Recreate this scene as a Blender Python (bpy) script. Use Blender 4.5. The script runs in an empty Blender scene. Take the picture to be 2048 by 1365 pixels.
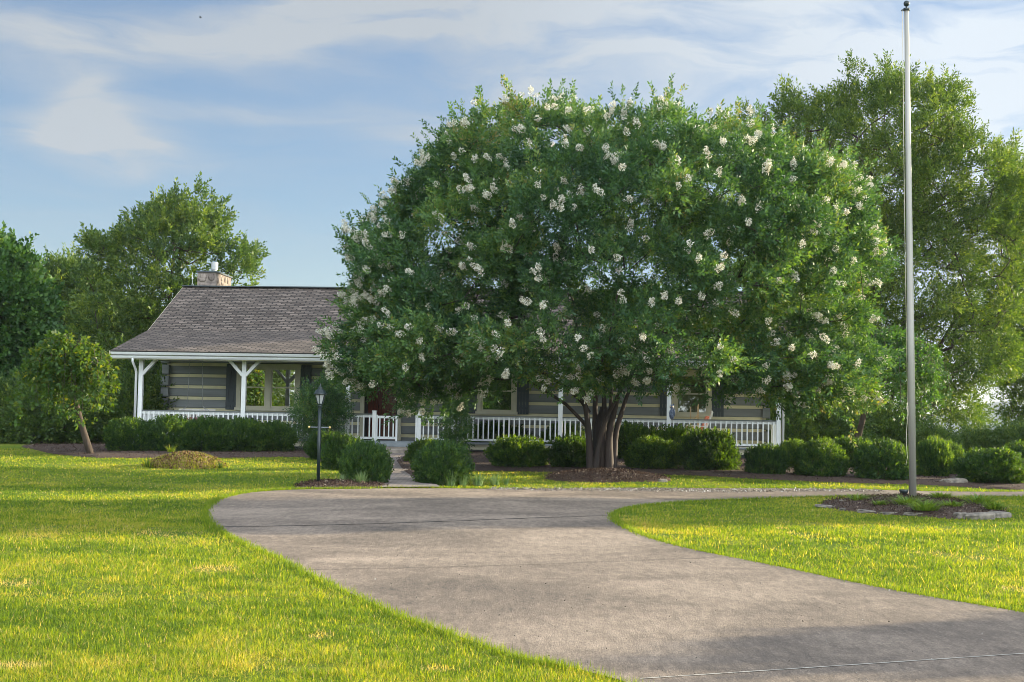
import bpy, math, random
import numpy as np
from mathutils import Vector, Matrix, geometry
SC = bpy.context.scene
COL = SC.collection
R = math.radians

# ------------------------------------------------------------------ camera
EYE = np.array([0.0, 0.0, 1.6])
FPX = 3000.0
PITCH = math.atan(177.5 / FPX)
ROLL = math.atan(0.018)
_f = np.array([0, math.cos(PITCH), math.sin(PITCH)])
_r0 = np.array([1.0, 0, 0]); _u0 = np.array([0, -math.sin(PITCH), math.cos(PITCH)])
_r = _r0 * math.cos(ROLL) + _u0 * math.sin(ROLL)
_u = -_r0 * math.sin(ROLL) + _u0 * math.cos(ROLL)
cam_d = bpy.data.cameras.new("camera")
cam = bpy.data.objects.new("camera", cam_d); COL.objects.link(cam)
cam_d.sensor_width = 36; cam_d.lens = FPX / 2048 * 36
cam_d.clip_start = 0.5; cam_d.clip_end = 12000
m = Matrix.Identity(4)
for i in range(3):
    m[i][0] = _r[i]; m[i][1] = _u[i]; m[i][2] = -_f[i]; m[i][3] = EYE[i]
cam.matrix_world = m
SC.camera = cam

# ------------------------------------------------------------------ sun, sky, exposure
SUN_AZ, SUN_EL = 72.0, 13.0          # azimuth from +Y towards +X
sd = bpy.data.lights.new("sun", 'SUN'); sd.energy = 5.0; sd.angle = R(0.6); sd.color = (1.0, 0.86, 0.60)
so = bpy.data.objects.new("sun", sd); COL.objects.link(so)
sv = Vector((math.sin(R(SUN_AZ)) * math.cos(R(SUN_EL)), math.cos(R(SUN_AZ)) * math.cos(R(SUN_EL)), math.sin(R(SUN_EL))))
so.rotation_euler = sv.to_track_quat('Z', 'Y').to_euler(); so.location = (30, 12, 30)

SC.view_settings.view_transform = 'Standard'; SC.view_settings.look = 'None'
SC.view_settings.gamma = 1; SC.view_settings.exposure = 1.52
SC.cycles.use_denoising = True; SC.cycles.denoising_prefilter = 'ACCURATE'
SC.cycles.filter_width = 0.9
SC.cycles.max_bounces = 8; SC.cycles.diffuse_bounces = 3; SC.cycles.glossy_bounces = 3
SC.cycles.transmission_bounces = 4; SC.cycles.transparent_max_bounces = 8
SC.cycles.caustics_reflective = False; SC.cycles.caustics_refractive = False

W = bpy.data.worlds.new("World"); SC.world = W; W.use_nodes = True
wt = W.node_tree; wn = wt.nodes; wl = wt.links; wn.clear()
def nd(t, typ, **kw):
    n = t.nodes.new(typ)
    for k, v in kw.items():
        setattr(n, k, v)
    return n
def mth(t, op, a, b=None, c=None, clamp=False):
    n = t.nodes.new('ShaderNodeMath'); n.operation = op; n.use_clamp = clamp
    for i, v in enumerate((a, b, c)):
        if v is None: continue
        if isinstance(v, (int, float)): n.inputs[i].default_value = v
        else: t.links.new(v, n.inputs[i])
    return n.outputs[0]
sky = nd(wt, 'ShaderNodeTexSky', sky_type='NISHITA', sun_disc=False)
sky.sun_elevation = R(SUN_EL); sky.sun_rotation = R(SUN_AZ)
sky.air_density = 1.0; sky.dust_density = 0.6; sky.ozone_density = 2.0
tc = nd(wt, 'ShaderNodeTexCoord')
sep = nd(wt, 'ShaderNodeSeparateXYZ'); wl.new(tc.outputs['Generated'], sep.inputs[0])
az = mth(wt, 'ARCTAN2', sep.outputs[0], sep.outputs[1])
el = mth(wt, 'ARCSINE', sep.outputs[2])
# warped cloud coordinates (azimuth, elevation stretched)
cmb = nd(wt, 'ShaderNodeCombineXYZ')
wl.new(mth(wt, 'MULTIPLY', az, 4.0), cmb.inputs[0]); wl.new(mth(wt, 'MULTIPLY', el, 13.0), cmb.inputs[1])
warp = nd(wt, 'ShaderNodeTexNoise'); warp.inputs['Scale'].default_value = 1.1; warp.inputs['Detail'].default_value = 5
wl.new(cmb.outputs[0], warp.inputs['Vector'])
wsep = nd(wt, 'ShaderNodeSeparateColor'); wl.new(warp.outputs['Color'], wsep.inputs[0])
azw = mth(wt, 'ADD', az, mth(wt, 'MULTIPLY', mth(wt, 'SUBTRACT', wsep.outputs[0], 0.5), 0.10))
elw = mth(wt, 'ADD', el, mth(wt, 'MULTIPLY', mth(wt, 'SUBTRACT', wsep.outputs[1], 0.5), 0.07))
def ae(x, y):
    d = _f + _r * (x - 1024) / FPX + _u * (682.5 - y) / FPX
    return math.atan2(d[0], d[1]), math.asin(d[2] / np.linalg.norm(d))
# cloud masses: (px, py, width px, height px, tilt deg, amount)
BL = [(120, 50, 520, 52, 0, .68), (640, 35, 420, 55, 8, .75), (1150, 35, 500, 62, 2, .8), (1750, 150, 600, 190, 0, .9),
      (220, 275, 170, 42, -4, 1.5), (190, 200, 70, 60, -35, .9), (70, 130, 170, 40, 0, .35), (440, 205, 260, 26, 6, .6), (860, 76, 90, 9, -4, .8),
      (860, 255, 170, 50, -10, .45), (1050, 190, 260, 100, 20, .55), (2060, 480, 420, 380, 0, .9), (1000, 420, 300, 120, 0, .15)]
acc = None
for (x, y, w, h, t, am) in BL:
    a0, e0 = ae(x, y); sw = w / FPX; sh = h / FPX
    dx = mth(wt, 'SUBTRACT', azw, a0); dy = mth(wt, 'SUBTRACT', elw, e0)
    c, s = math.cos(R(t)), math.sin(R(t))
    u = mth(wt, 'ADD', mth(wt, 'MULTIPLY', dx, c / sw), mth(wt, 'MULTIPLY', dy, s / sw))
    v = mth(wt, 'ADD', mth(wt, 'MULTIPLY', dx, -s / sh), mth(wt, 'MULTIPLY', dy, c / sh))
    r2 = mth(wt, 'ADD', mth(wt, 'MULTIPLY', u, u), mth(wt, 'MULTIPLY', v, v))
    g = mth(wt, 'MULTIPLY', mth(wt, 'EXPONENT', mth(wt, 'MULTIPLY', r2, -1.0)), am)
    acc = g if acc is None else mth(wt, 'ADD', acc, g)
wis = nd(wt, 'ShaderNodeTexNoise'); wis.inputs['Scale'].default_value = 3.0; wis.inputs['Detail'].default_value = 9
wis.inputs['Roughness'].default_value = 0.58; wis.inputs['Distortion'].default_value = 0.6
cm2 = nd(wt, 'ShaderNodeCombineXYZ')
wl.new(mth(wt, 'MULTIPLY', azw, 3.2), cm2.inputs[0]); wl.new(mth(wt, 'MULTIPLY', elw, 16.0), cm2.inputs[1])
wl.new(cm2.outputs[0], wis.inputs['Vector'])
wf = mth(wt, 'MULTIPLY_ADD', wis.outputs[0], 2.7, -0.50)
cov = mth(wt, 'MULTIPLY', acc, wf, clamp=True)
# a thin veil everywhere else in the sky
veil = mth(wt, 'MULTIPLY_ADD', wis.outputs[0], 0.5, -0.14, clamp=True)
cov = mth(wt, 'MAXIMUM', cov, veil)
high = mth(wt, 'MULTIPLY', mth(wt, 'SUBTRACT', el, 0.32), 3.0, clamp=True)   # denser cloud added overhead, out of view, to lift the ambient light
back = mth(wt, 'MULTIPLY', mth(wt, 'SUBTRACT', -0.05, sep.outputs[1]), 2.2, clamp=True)   # unseen bright cloud bank added behind the camera as front fill light
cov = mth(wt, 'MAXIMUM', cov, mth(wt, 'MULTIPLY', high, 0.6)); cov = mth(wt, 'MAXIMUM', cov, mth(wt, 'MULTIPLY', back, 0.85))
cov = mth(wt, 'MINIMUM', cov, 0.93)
mixs = nd(wt, 'ShaderNodeMix', data_type='RGBA')
tintn = nd(wt, 'ShaderNodeMix', data_type='RGBA', blend_type='MULTIPLY'); tintn.inputs[0].default_value = 1.0
wl.new(sky.outputs[0], tintn.inputs[6]); tintn.inputs[7].default_value = (0.64, 0.71, 0.83, 1)
wl.new(cov, mixs.inputs[0]); wl.new(tintn.outputs[2], mixs.inputs[6])
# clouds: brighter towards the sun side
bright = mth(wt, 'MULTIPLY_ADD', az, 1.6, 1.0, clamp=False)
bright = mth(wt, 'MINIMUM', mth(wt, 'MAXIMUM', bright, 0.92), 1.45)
bright = mth(wt, 'MULTIPLY', bright, mth(wt, 'ADD', mth(wt, 'MULTIPLY', back, 4.0), mth(wt, 'MULTIPLY_ADD', high, 0.5, 1.0)))  # extra gain for the fill clouds added behind and overhead
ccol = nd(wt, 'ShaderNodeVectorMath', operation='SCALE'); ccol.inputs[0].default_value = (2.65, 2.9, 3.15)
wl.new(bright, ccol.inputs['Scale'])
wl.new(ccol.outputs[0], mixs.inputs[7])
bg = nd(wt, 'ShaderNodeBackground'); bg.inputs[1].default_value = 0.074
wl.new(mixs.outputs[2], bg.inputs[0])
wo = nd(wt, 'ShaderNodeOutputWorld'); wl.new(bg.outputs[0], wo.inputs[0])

# ------------------------------------------------------------------ pixel helpers (authoring only)
def ray(x, y):
    return _f + _r * (x - 1024) / FPX + _u * (682.5 - y) / FPX
def P(x, y, Y):
    d = ray(x, y); return EYE + d * (Y / d[1])
_pd = [(-4000, -40), (-200, -3), (-60, -.3), (0, 0), (9.5, 0), (20, .08), (33, .30), (38, .50), (41, .60), (45, .74), (50, .85), (56, .80), (70, .1), (100, -4), (200, -22), (600, -60), (4000, -120)]
_ty = np.arange(-100, 400, .25); _tz = np.interp(_ty, [p[0] for p in _pd], [p[1] for p in _pd])
_k = np.exp(-np.linspace(-2, 2, 17) ** 2); _k /= _k.sum()
_tz = np.convolve(np.pad(_tz, 8, mode='edge'), _k, 'valid')
def H(x, y):
    x = np.asarray(x, float); y = np.asarray(y, float)
    z = np.where((y < -99) | (y > 399), np.interp(y, [p[0] for p in _pd], [p[1] for p in _pd]), np.interp(y, _ty, _tz))
    fade = np.clip((y - 8) / 20, 0, 1) * np.clip((70 - y) / 15, 0, 1)
    z = z + fade * (0.020 * np.sin(x * .55 + y * .3) + .012 * np.sin(x * 1.3 - y * .8))
    z = z - np.clip((x - 10) / 20, 0, 3) * .25 * np.clip((y - 30) / 20, 0, 1)
    return z
def G(x, y):
    d = ray(x, y); t = 2.0
    while t < 400:
        p = EYE + d * t
        if p[2] <= H(p[0], p[1]): break
        t += .05
    return EYE + d * t
def hz(x, y): return float(H(x, y))

# ------------------------------------------------------------------ mesh helpers
def mesh_np(name, V, F, mats, tint=None, smooth=False, midx=None, uv=None):
    V = np.asarray(V, np.float32); F = np.asarray(F, np.int32)
    me = bpy.data.meshes.new(name)
    n, k = F.shape
    me.vertices.add(len(V)); me.vertices.foreach_set('co', V.ravel())
    me.loops.add(n * k); me.loops.foreach_set('vertex_index', F.ravel())
    me.polygons.add(n); me.polygons.foreach_set('loop_start', np.arange(0, n * k, k, dtype=np.int32))
    try: me.polygons.foreach_set('loop_total', np.full(n, k, np.int32))
    except Exception: pass
    if smooth: me.polygons.foreach_set('use_smooth', np.ones(n, bool))
    for mm in (mats if isinstance(mats, (list, tuple)) else [mats]): me.materials.append(mm)
    if midx is not None: me.polygons.foreach_set('material_index', np.asarray(midx, np.int32))
    me.update(calc_edges=True)
    if tint is not None:
        a = me.attributes.new('tint', 'FLOAT', 'FACE'); a.data.foreach_set('value', np.asarray(tint, np.float32))
    return me
class MB:
    """collects shapes, builds one mesh"""
    def __init__(s): s.v = []; s.f = []; s.m = []; s.uv = {}; s.mi = 0; s.sm = []
    def add(s, vs, fs, smooth=False):
        o = len(s.v); s.v += [tuple(float(c) for c in v) for v in vs]
        for f in fs: s.f.append(tuple(i + o for i in f)); s.m.append(s.mi); s.sm.append(smooth)
    def box(s, x0, x1, y0, y1, z0, z1):
        v = [(x, y, z) for z in (z0, z1) for y in (y0, y1) for x in (x0, x1)]
        s.add(v, [(0, 2, 3, 1), (4, 5, 7, 6), (0, 1, 5, 4), (2, 6, 7, 3), (0, 4, 6, 2), (1, 3, 7, 5)]); return s
    def bbox(s, x0, x1, y0, y1, z0, z1, b=.01):
        """box with chamfered long X edges"""
        prof = [(y0 + b, z0), (y1 - b, z0), (y1, z0 + b), (y1, z1 - b), (y1 - b, z1), (y0 + b, z1), (y0, z1 - b), (y0, z0 + b)]
        v = [(x0, p[0], p[1]) for p in prof] + [(x1, p[0], p[1]) for p in prof]
        s.add(v, [tuple(range(7, -1, -1)), tuple(range(8, 16))] + [(i, (i + 1) % 8, 8 + (i + 1) % 8, 8 + i) for i in range(8)][::1]); return s
    def beam(s, a, b, w, h, up=(0, 0, 1)):
        a = Vector(a); b = Vector(b); d = (b - a).normalized(); up = Vector(up)
        if abs(d.dot(up)) > .98: up = Vector((0, 1, 0))
        sx = d.cross(up).normalized(); sy = sx.cross(d).normalized()
        v = []
        for p in (a, b):
            for (i, j) in ((-1, -1), (1, -1), (1, 1), (-1, 1)): v.append(p + sx * i * w / 2 + sy * j * h / 2)
        s.add(v, [(3, 2, 1, 0), (4, 5, 6, 7)] + [(i, (i + 1) % 4, 4 + (i + 1) % 4, 4 + i) for i in range(4)]); return s
    def tube(s, pts, rad, n=8, caps=True, smooth=True):
        pts = [Vector(p) for p in pts]
        if isinstance(rad, (int, float)): rad = [rad] * len(pts)
        v = []; prev = None
        for i, p in enumerate(pts):
            d = (pts[min(i + 1, len(pts) - 1)] - pts[max(i - 1, 0)]).normalized()
            if prev is None:
                prev = d.orthogonal().normalized()
            prev = (prev - d * prev.dot(d)).normalized(); q = d.cross(prev)
            for k in range(n):
                a = 2 * math.pi * k / n; v.append(p + (prev * math.cos(a) + q * math.sin(a)) * rad[i])
        f = []
        for i in range(len(pts) - 1):
            for k in range(n): f.append((i * n + k, i * n + (k + 1) % n, (i + 1) * n + (k + 1) % n, (i + 1) * n + k))
        s.add(v, f, smooth)
        if caps:
            o = len(s.v) - len(v)
            s.f.append(tuple(o + k for k in reversed(range(n)))); s.m.append(s.mi); s.sm.append(False)
            s.f.append(tuple(o + (len(pts) - 1) * n + k for k in range(n))); s.m.append(s.mi); s.sm.append(False)
        return s
    def lathe(s, prof, c=(0, 0, 0), n=16, smooth=True):
        v = [(c[0] + r * math.cos(2 * math.pi * k / n), c[1] + r * math.sin(2 * math.pi * k / n), c[2] + z) for (r, z) in prof for k in range(n)]
        f = [(i * n + k, i * n + (k + 1) % n, (i + 1) * n + (k + 1) % n, (i + 1) * n + k) for i in range(len(prof) - 1) for k in range(n)]
        s.add(v, f, smooth); return s
    def ball(s, c, r, n=10, sq=(1, 1, 1)):
        c = Vector(c); prof = [(math.sin(math.pi * i / n), -math.cos(math.pi * i / n)) for i in range(n + 1)]
        v = [(c.x + r * sq[0] * a * math.cos(2 * math.pi * k / n), c.y + r * sq[1] * a * math.sin(2 * math.pi * k / n), c.z + r * sq[2] * b) for (a, b) in prof for k in range(n)]
        f = [(i * n + k, i * n + (k + 1) % n, (i + 1) * n + (k + 1) % n, (i + 1) * n + k) for i in range(n) for k in range(n)]
        s.add(v, f, True); return s
    def mesh(s, name, mats):
        me = bpy.data.meshes.new(name); me.from_pydata(s.v, [], s.f)
        for mm in (mats if isinstance(mats, (list, tuple)) else [mats]): me.materials.append(mm)
        for p, mi, sm in zip(me.polygons, s.m, s.sm): p.material_index = mi; p.use_smooth = sm
        me.update(); return me
    def build(s, name, mats, parent=None, loc=None, bevel=0):
        o = obj(name, s.mesh(name, mats), parent, loc)
        if bevel:
            b = o.modifiers.new('bevel', 'BEVEL'); b.width = bevel; b.segments = 2; b.limit_method = 'ANGLE'
        return o
def obj(name, me, parent=None, loc=None):
    o = bpy.data.objects.new(name, me); COL.objects.link(o)
    if parent: o.parent = parent
    if loc is not None: o.location = loc
    return o
def tag(o, label=None, cat=None, group=None, kind=None):
    if label: o['label'] = label
    if cat: o['category'] = cat
    if group: o['group'] = group
    if kind: o['kind'] = kind
    return o
def thing(name, loc, label, cat, group=None, rz=0):
    o = bpy.data.objects.new(name, None); COL.objects.link(o); o.empty_display_size = .2
    o.location = loc; o.rotation_euler = (0, 0, rz); return tag(o, label, cat, group)
def copy_tree(o, parent=None):
    c = o.copy(); COL.objects.link(c)
    if parent: c.parent = parent
    for ch in list(o.children): copy_tree(ch, c)
    return c

# ------------------------------------------------------------------ materials
def base_mat(name):
    mt = bpy.data.materials.new(name); mt.use_nodes = True; t = mt.node_tree
    return mt, t, t.nodes['Principled BSDF']
def mat(name, col, rough=.6, var=.15, scale=6., metal=0, bump=0, bscale=40., spec=.5, coords='Object', stretch=(1, 1, 1), col2=None):
    mt, t, b = base_mat(name)
    tcn = nd(t, 'ShaderNodeTexCoord'); mp = nd(t, 'ShaderNodeMapping'); mp.inputs['Scale'].default_value = stretch
    t.links.new(tcn.outputs[coords], mp.inputs[0])
    n = nd(t, 'ShaderNodeTexNoise'); n.inputs['Scale'].default_value = scale; n.inputs['Detail'].default_value = 6
    t.links.new(mp.outputs[0], n.inputs['Vector'])
    rp = nd(t, 'ShaderNodeValToRGB'); rp.color_ramp.elements[0].position = .3; rp.color_ramp.elements[1].position = .7
    c2 = col2 or tuple(min(1, c * (1 + var)) for c in col)
    c1 = tuple(c * (1 - var) for c in col) if not col2 else col
    rp.color_ramp.elements[0].color = (*c1, 1); rp.color_ramp.elements[1].color = (*c2, 1)
    t.links.new(n.outputs[0], rp.inputs[0]); t.links.new(rp.outputs[0], b.inputs['Base Color'])
    b.inputs['Roughness'].default_value = rough; b.inputs['Metallic'].default_value = metal
    b.inputs['Specular IOR Level'].default_value = spec
    if bump:
        n2 = nd(t, 'ShaderNodeTexNoise'); n2.inputs['Scale'].default_value = bscale; n2.inputs['Detail'].default_value = 8
        t.links.new(mp.outputs[0], n2.inputs['Vector'])
        bp = nd(t, 'ShaderNodeBump'); bp.inputs['Strength'].default_value = bump; bp.inputs['Distance'].default_value = .02
        t.links.new(n2.outputs[0], bp.inputs['Height']); t.links.new(bp.outputs[0], b.inputs['Normal'])
    return mt
def leaf_mat(name, stops, trans=.35, tcol=None, rough=.5, spec=.35):
    """stops: list of (pos, colour) over the per-leaf tint"""
    mt, t, b = base_mat(name)
    at = nd(t, 'ShaderNodeAttribute', attribute_name='tint')
    rp = nd(t, 'ShaderNodeValToRGB'); cr = rp.color_ramp
    while len(cr.elements) < len(stops): cr.elements.new(.5)
    for e, (p, c) in zip(cr.elements, stops): e.position = p; e.color = (*c, 1)
    t.links.new(at.outputs['Fac'], rp.inputs[0]); t.links.new(rp.outputs[0], b.inputs['Base Color'])
    b.inputs['Roughness'].default_value = rough; b.inputs['Specular IOR Level'].default_value = spec
    tr = nd(t, 'ShaderNodeBsdfTranslucent'); mx = nd(t, 'ShaderNodeMix', data_type='RGBA', blend_type='MULTIPLY')
    mx.inputs[0].default_value = 1; t.links.new(rp.outputs[0], mx.inputs[6]); mx.inputs[7].default_value = (*(tcol or (1.6, 1.5, .5)), 1)
    t.links.new(mx.outputs[2], tr.inputs[0])
    ms = nd(t, 'ShaderNodeMixShader'); ms.inputs[0].default_value = trans
    t.links.new(b.outputs[0], ms.inputs[1]); t.links.new(tr.outputs[0], ms.inputs[2])
    t.links.new(ms.outputs[0], t.nodes['Material Output'].inputs[0])
    return mt
M = {}
M['crape'] = leaf_mat('crape_leaf', [(0, (.026, .070, .034)), (.4, (.060, .135, .050)), (.72, (.115, .20, .056)), (.9, (.17, .23, .055)), (1, (.22, .20, .08))], .36, (1.9, 1.8, .35))
M['flower'] = leaf_mat('crape_blossom', [(0, (.42, .36, .24)), (.4, (.64, .61, .50)), (1, (.80, .79, .73))], .3, (1, 1, .95), .8, .1)
M['oakleaf'] = leaf_mat('far_leaf', [(0, (.036, .075, .026)), (.5, (.085, .145, .034)), (1, (.20, .25, .050))], .40, (1.7, 1.7, .4))
M['rightleaf'] = leaf_mat('right_leaf', [(0, (.036, .075, .018)), (.5, (.095, .155, .028)), (1, (.22, .27, .050))], .45, (1.7, 1.7, .4))
M['darkleaf'] = leaf_mat('broad_leaf', [(0, (.025, .07, .024)), (.5, (.055, .13, .034)), (1, (.12, .20, .045))], .38, (2.0, 1.9, .4))
M['weepleaf'] = leaf_mat('weeping_leaf', [(0, (.025, .07, .014)), (.5, (.055, .12, .020)), (1, (.20, .23, .03))], .48, (2.8, 2.0, .3))
M['shrub'] = leaf_mat('shrub_leaf', [(0, (.010, .032, .014)), (.4, (.026, .072, .022)), (.75, (.065, .14, .030)), (1, (.13, .20, .05))], .45, (5.5, 3.6, .25))
M['grass'] = leaf_mat('grass_blade', [(0, (.045, .095, .012)), (.35, (.125, .195, .015)), (.62, (.225, .275, .023)), (.85, (.34, .30, .055)), (1, (.44, .35, .17))], .45, (2.4, 2.15, .30), .6, .25)
M['tuft'] = leaf_mat('tuft_blade', [(0, (.10, .20, .06)), (1, (.26, .34, .16))], .35, (1.4, 1.3, .6))
M['weed'] = leaf_mat('weed_leaf', [(0, (.06, .14, .02)), (1, (.20, .30, .05))], .4, (1.8, 1.6, .3))
M['bark'] = mat('bark_grey', (.055, .040, .030), .9, .4, 9, bump=.6, bscale=14, stretch=(1, 1, .25))
M['crapebark'] = mat('crape_bark', (.014, .009, .007), .75, 0, 5, bump=.7, bscale=10, stretch=(1.5, 1.5, .18), col2=(.045, .028, .021))
M['white'] = mat('white_paint', (.70, .72, .70), .45, .06, 3, bump=.08, bscale=30)
M['gutter'] = mat('gutter_paint', (.74, .76, .76), .3, .04, 2)
M['trim'] = mat('cream_trim', (.58, .55, .40), .5, .07, 4, bump=.08)
M['log'] = mat('blue_grey_log', (.20, .215, .21), .7, .16, 2.5, bump=.25, bscale=16, stretch=(.25, 1, 3))
M['chink'] = mat('chinking', (.66, .61, .38), .85, .08, 3, bump=.2)
M['shutter'] = mat('shutter_paint', (.050, .066, .072), .6, .12, 5, bump=.1)
M['deckgrey'] = mat('deck_grey', (.22, .25, .27), .6, .15, 4, bump=.1)
M['cap'] = mat('rail_cap', (.10, .115, .11), .6, .1, 4)
M['soffit'] = mat('soffit', (.42, .42, .36), .7, .06, 3)
M['stone'] = mat('stone', (.20, .17, .14), .85, 0, 4, bump=.5, bscale=9, col2=(.42, .37, .31))
M['rock'] = mat('edging_stone', (.07, .062, .055), .85, 0, 9, bump=.8, bscale=16, col2=(.27, .235, .19))
M['metal'] = mat('galvanised', (.40, .41, .41), .5, .1, 5, metal=.5)
M['black'] = mat('black_metal', (.012, .022, .024), .35, .2, 6)
M['brass'] = mat('brass', (.75, .55, .22), .35, .1, 6, metal=.6)
M['lampglass'] = mat('frosted_glass', (.36, .38, .38), .25, .05, 4)
M['pole'] = mat('aluminium_pole', (.36, .345, .31), .5, .10, 3, metal=.3, stretch=(4, 4, .3))
M['rope'] = mat('rope', (.55, .50, .38), .9, .1, 20)
M['doorwood'] = mat('door_wood', (.075, .016, .010), .12, .5, 6, stretch=(4, 4, .6), spec=.9)
M['blind'] = mat('blind', (.26, .27, .12), .8, .08, 3, stretch=(12, 1, .5))
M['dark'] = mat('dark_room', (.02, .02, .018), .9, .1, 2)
M['coral'] = mat('coral_cushion', (.80, .26, .15), .9, .12, 9)
M['red'] = mat('faded_red_fabric', (.30, .10, .10), .9, .15, 9)
M['tanwood'] = mat('pale_wood', (.62, .45, .24), .6, .15, 12)
M['chairwhite'] = mat('chair_white', (.74, .70, .62), .5, .06, 6)
M['owl'] = mat('owl_paint', (.02, .035, .07), .5, 0, 28, col2=(.16, .20, .28))
M['chip'] = leaf_mat('bark_chip', [(0, (.020, .011, .008)), (.6, (.065, .038, .026)), (.93, (.13, .085, .062)), (1, (.36, .29, .22))], .05, (1, 1, 1), .9, .2)
M['gravel'] = leaf_mat('gravel_chip', [(0, (.10, .085, .07)), (.6, (.26, .23, .19)), (1, (.75, .72, .66))], .02, (1, 1, 1), .8, .3)
M['clod'] = leaf_mat('dirt_clod', [(0, (.07, .038, .018)), (.5, (.19, .11, .055)), (1, (.36, .25, .13))], .03, (1, 1, 1), .95, .1)
M['mulch'] = mat('mulch_soil', (.035, .022, .015), .95, 0, 22, bump=1, bscale=60, col2=(.085, .050, .036))
M['dirt'] = mat('clay_dirt', (.15, .085, .04), .95, 0, 8, bump=1, bscale=30, col2=(.33, .22, .11))
M['bird'] = mat('bird_black', (.02, .02, .022), .8, .1, 5)
# glass: reflects part of what faces it, shows the room behind
mt, t, b = base_mat('window_glass')
gl = nd(t, 'ShaderNodeBsdfGlossy'); gl.inputs['Roughness'].default_value = .01; gl.inputs[0].default_value = (.95, .95, .9, 1)
tr = nd(t, 'ShaderNodeBsdfTransparent'); tr.inputs[0].default_value = (.8, .83, .8, 1)
n = nd(t, 'ShaderNodeTexNoise'); n.inputs['Scale'].default_value = 1.5
bp = nd(t, 'ShaderNodeBump'); bp.inputs['Strength'].default_value = .05; bp.inputs['Distance'].default_value = .02
t.links.new(n.outputs[0], bp.inputs['Height']); t.links.new(bp.outputs[0], gl.inputs['Normal'])
ms = nd(t, 'ShaderNodeMixShader'); ms.inputs[0].default_value = .75
t.links.new(tr.outputs[0], ms.inputs[1]); t.links.new(gl.outputs[0], ms.inputs[2]); t.links.new(ms.outputs[0], t.nodes['Material Output'].inputs[0])
M['glass'] = mt
mt2 = mt.copy(); mt2.name = 'curtained_glass'; 
for q in mt2.node_tree.nodes:
    if q.type == 'MIX_SHADER': q.inputs[0].default_value = .14
M['glass2'] = mt2
# lawn ground
mt, t, b = base_mat('lawn_ground')
tcn = nd(t, 'ShaderNodeTexCoord')
n1 = nd(t, 'ShaderNodeTexNoise'); n1.inputs['Scale'].default_value = .35; n1.inputs['Detail'].default_value = 8; n1.inputs['Roughness'].default_value = .65
n2 = nd(t, 'ShaderNodeTexNoise'); n2.inputs['Scale'].default_value = 14; n2.inputs['Detail'].default_value = 8; n2.inputs['Roughness'].default_value = .75
for q in (n1, n2): t.links.new(tcn.outputs['Object'], q.inputs['Vector'])
mixv = mth(t, 'ADD', mth(t, 'MULTIPLY', n1.outputs[0], .55), mth(t, 'MULTIPLY', n2.outputs[0], .55))
rp = nd(t, 'ShaderNodeValToRGB'); cr = rp.color_ramp
for p_, c_ in ((.38, (.045, .085, .010)), (.52, (.10, .16, .014)), (.64, (.20, .21, .035))):
    e = cr.elements.new(p_); e.color = (*c_, 1)
cr.elements[0].color = (.04, .07, .01, 1); cr.elements[-1].color = (.26, .20, .08, 1); cr.elements[-1].position = .8
t.links.new(mixv, rp.inputs[0]); t.links.new(rp.outputs[0], b.inputs['Base Color']); b.inputs['Roughness'].default_value = .9
b.inputs['Specular IOR Level'].default_value = .1
bp = nd(t, 'ShaderNodeBump'); bp.inputs['Strength'].default_value = 1; bp.inputs['Distance'].default_value = .05
t.links.new(n2.outputs[0], bp.inputs['Height']); t.links.new(bp.outputs[0], b.inputs['Normal'])
M['lawn'] = mt
# concrete / asphalt driveway
mt, t, b = base_mat('driveway_concrete')
tcn = nd(t, 'ShaderNodeTexCoord')
def noise(s, det, st=(1, 1, 1), ro=.6, dist=0):
    mp = nd(t, 'ShaderNodeMapping'); mp.inputs['Scale'].default_value = st; t.links.new(tcn.outputs['Object'], mp.inputs[0])
    q = nd(t, 'ShaderNodeTexNoise'); q.inputs['Scale'].default_value = s; q.inputs['Detail'].default_value = det
    q.inputs['Roughness'].default_value = ro; q.inputs['Distortion'].default_value = dist; t.links.new(mp.outputs[0], q.inputs['Vector']); return q.outputs[0]
big = noise(.30, 6, (1, 1.3, 1), .6, .8); mid = noise(.9, 8, (.7, .6, 1), .7, 1.5); fine = noise(55, 4, (1, .4, 1), ro=.8)
fine2 = noise(170, 2, ro=.8); mot = noise(10, 5, (1, .28, 1), .85)
v = mth(t, 'ADD', mth(t, 'MULTIPLY', big, .45), mth(t, 'MULTIPLY_ADD', mid, .20, .05)); v = mth(t, 'ADD', v, mth(t, 'MULTIPLY', fine, .36)); v = mth(t, 'ADD', v, mth(t, 'MULTIPLY', fine2, .22)); v = mth(t, 'ADD', v, mth(t, 'MULTIPLY_ADD', mot, .40, -.165))
rp = nd(t, 'ShaderNodeValToRGB'); cr = rp.color_ramp
cr.elements[0].position = .50; cr.elements[0].color = (.036, .030, .026, 1); cr.elements[1].position = .93; cr.elements[1].color = (.43, .34, .262, 1)
e = cr.elements.new(.68); e.color = (.158, .122, .093, 1)
t.links.new(v, rp.inputs[0]); t.links.new(rp.outputs[0], b.inputs['Base Color']); b.inputs['Roughness'].default_value = .8
bp = nd(t, 'ShaderNodeBump'); bp.inputs['Strength'].default_value = .8; bp.inputs['Distance'].default_value = .012
t.links.new(mth(t, 'ADD', mth(t, 'MULTIPLY', fine, .5), mth(t, 'MULTIPLY', mot, 1.2)), bp.inputs['Height']); t.links.new(bp.outputs[0], b.inputs['Normal'])
M['drive'] = mt
M['joint'] = mat('joint_filler', (.05, .045, .04), .9, .3, 8)
M['edge'] = mat('pale_concrete', (.42, .39, .34), .85, .2, 20, bump=.3)
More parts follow.
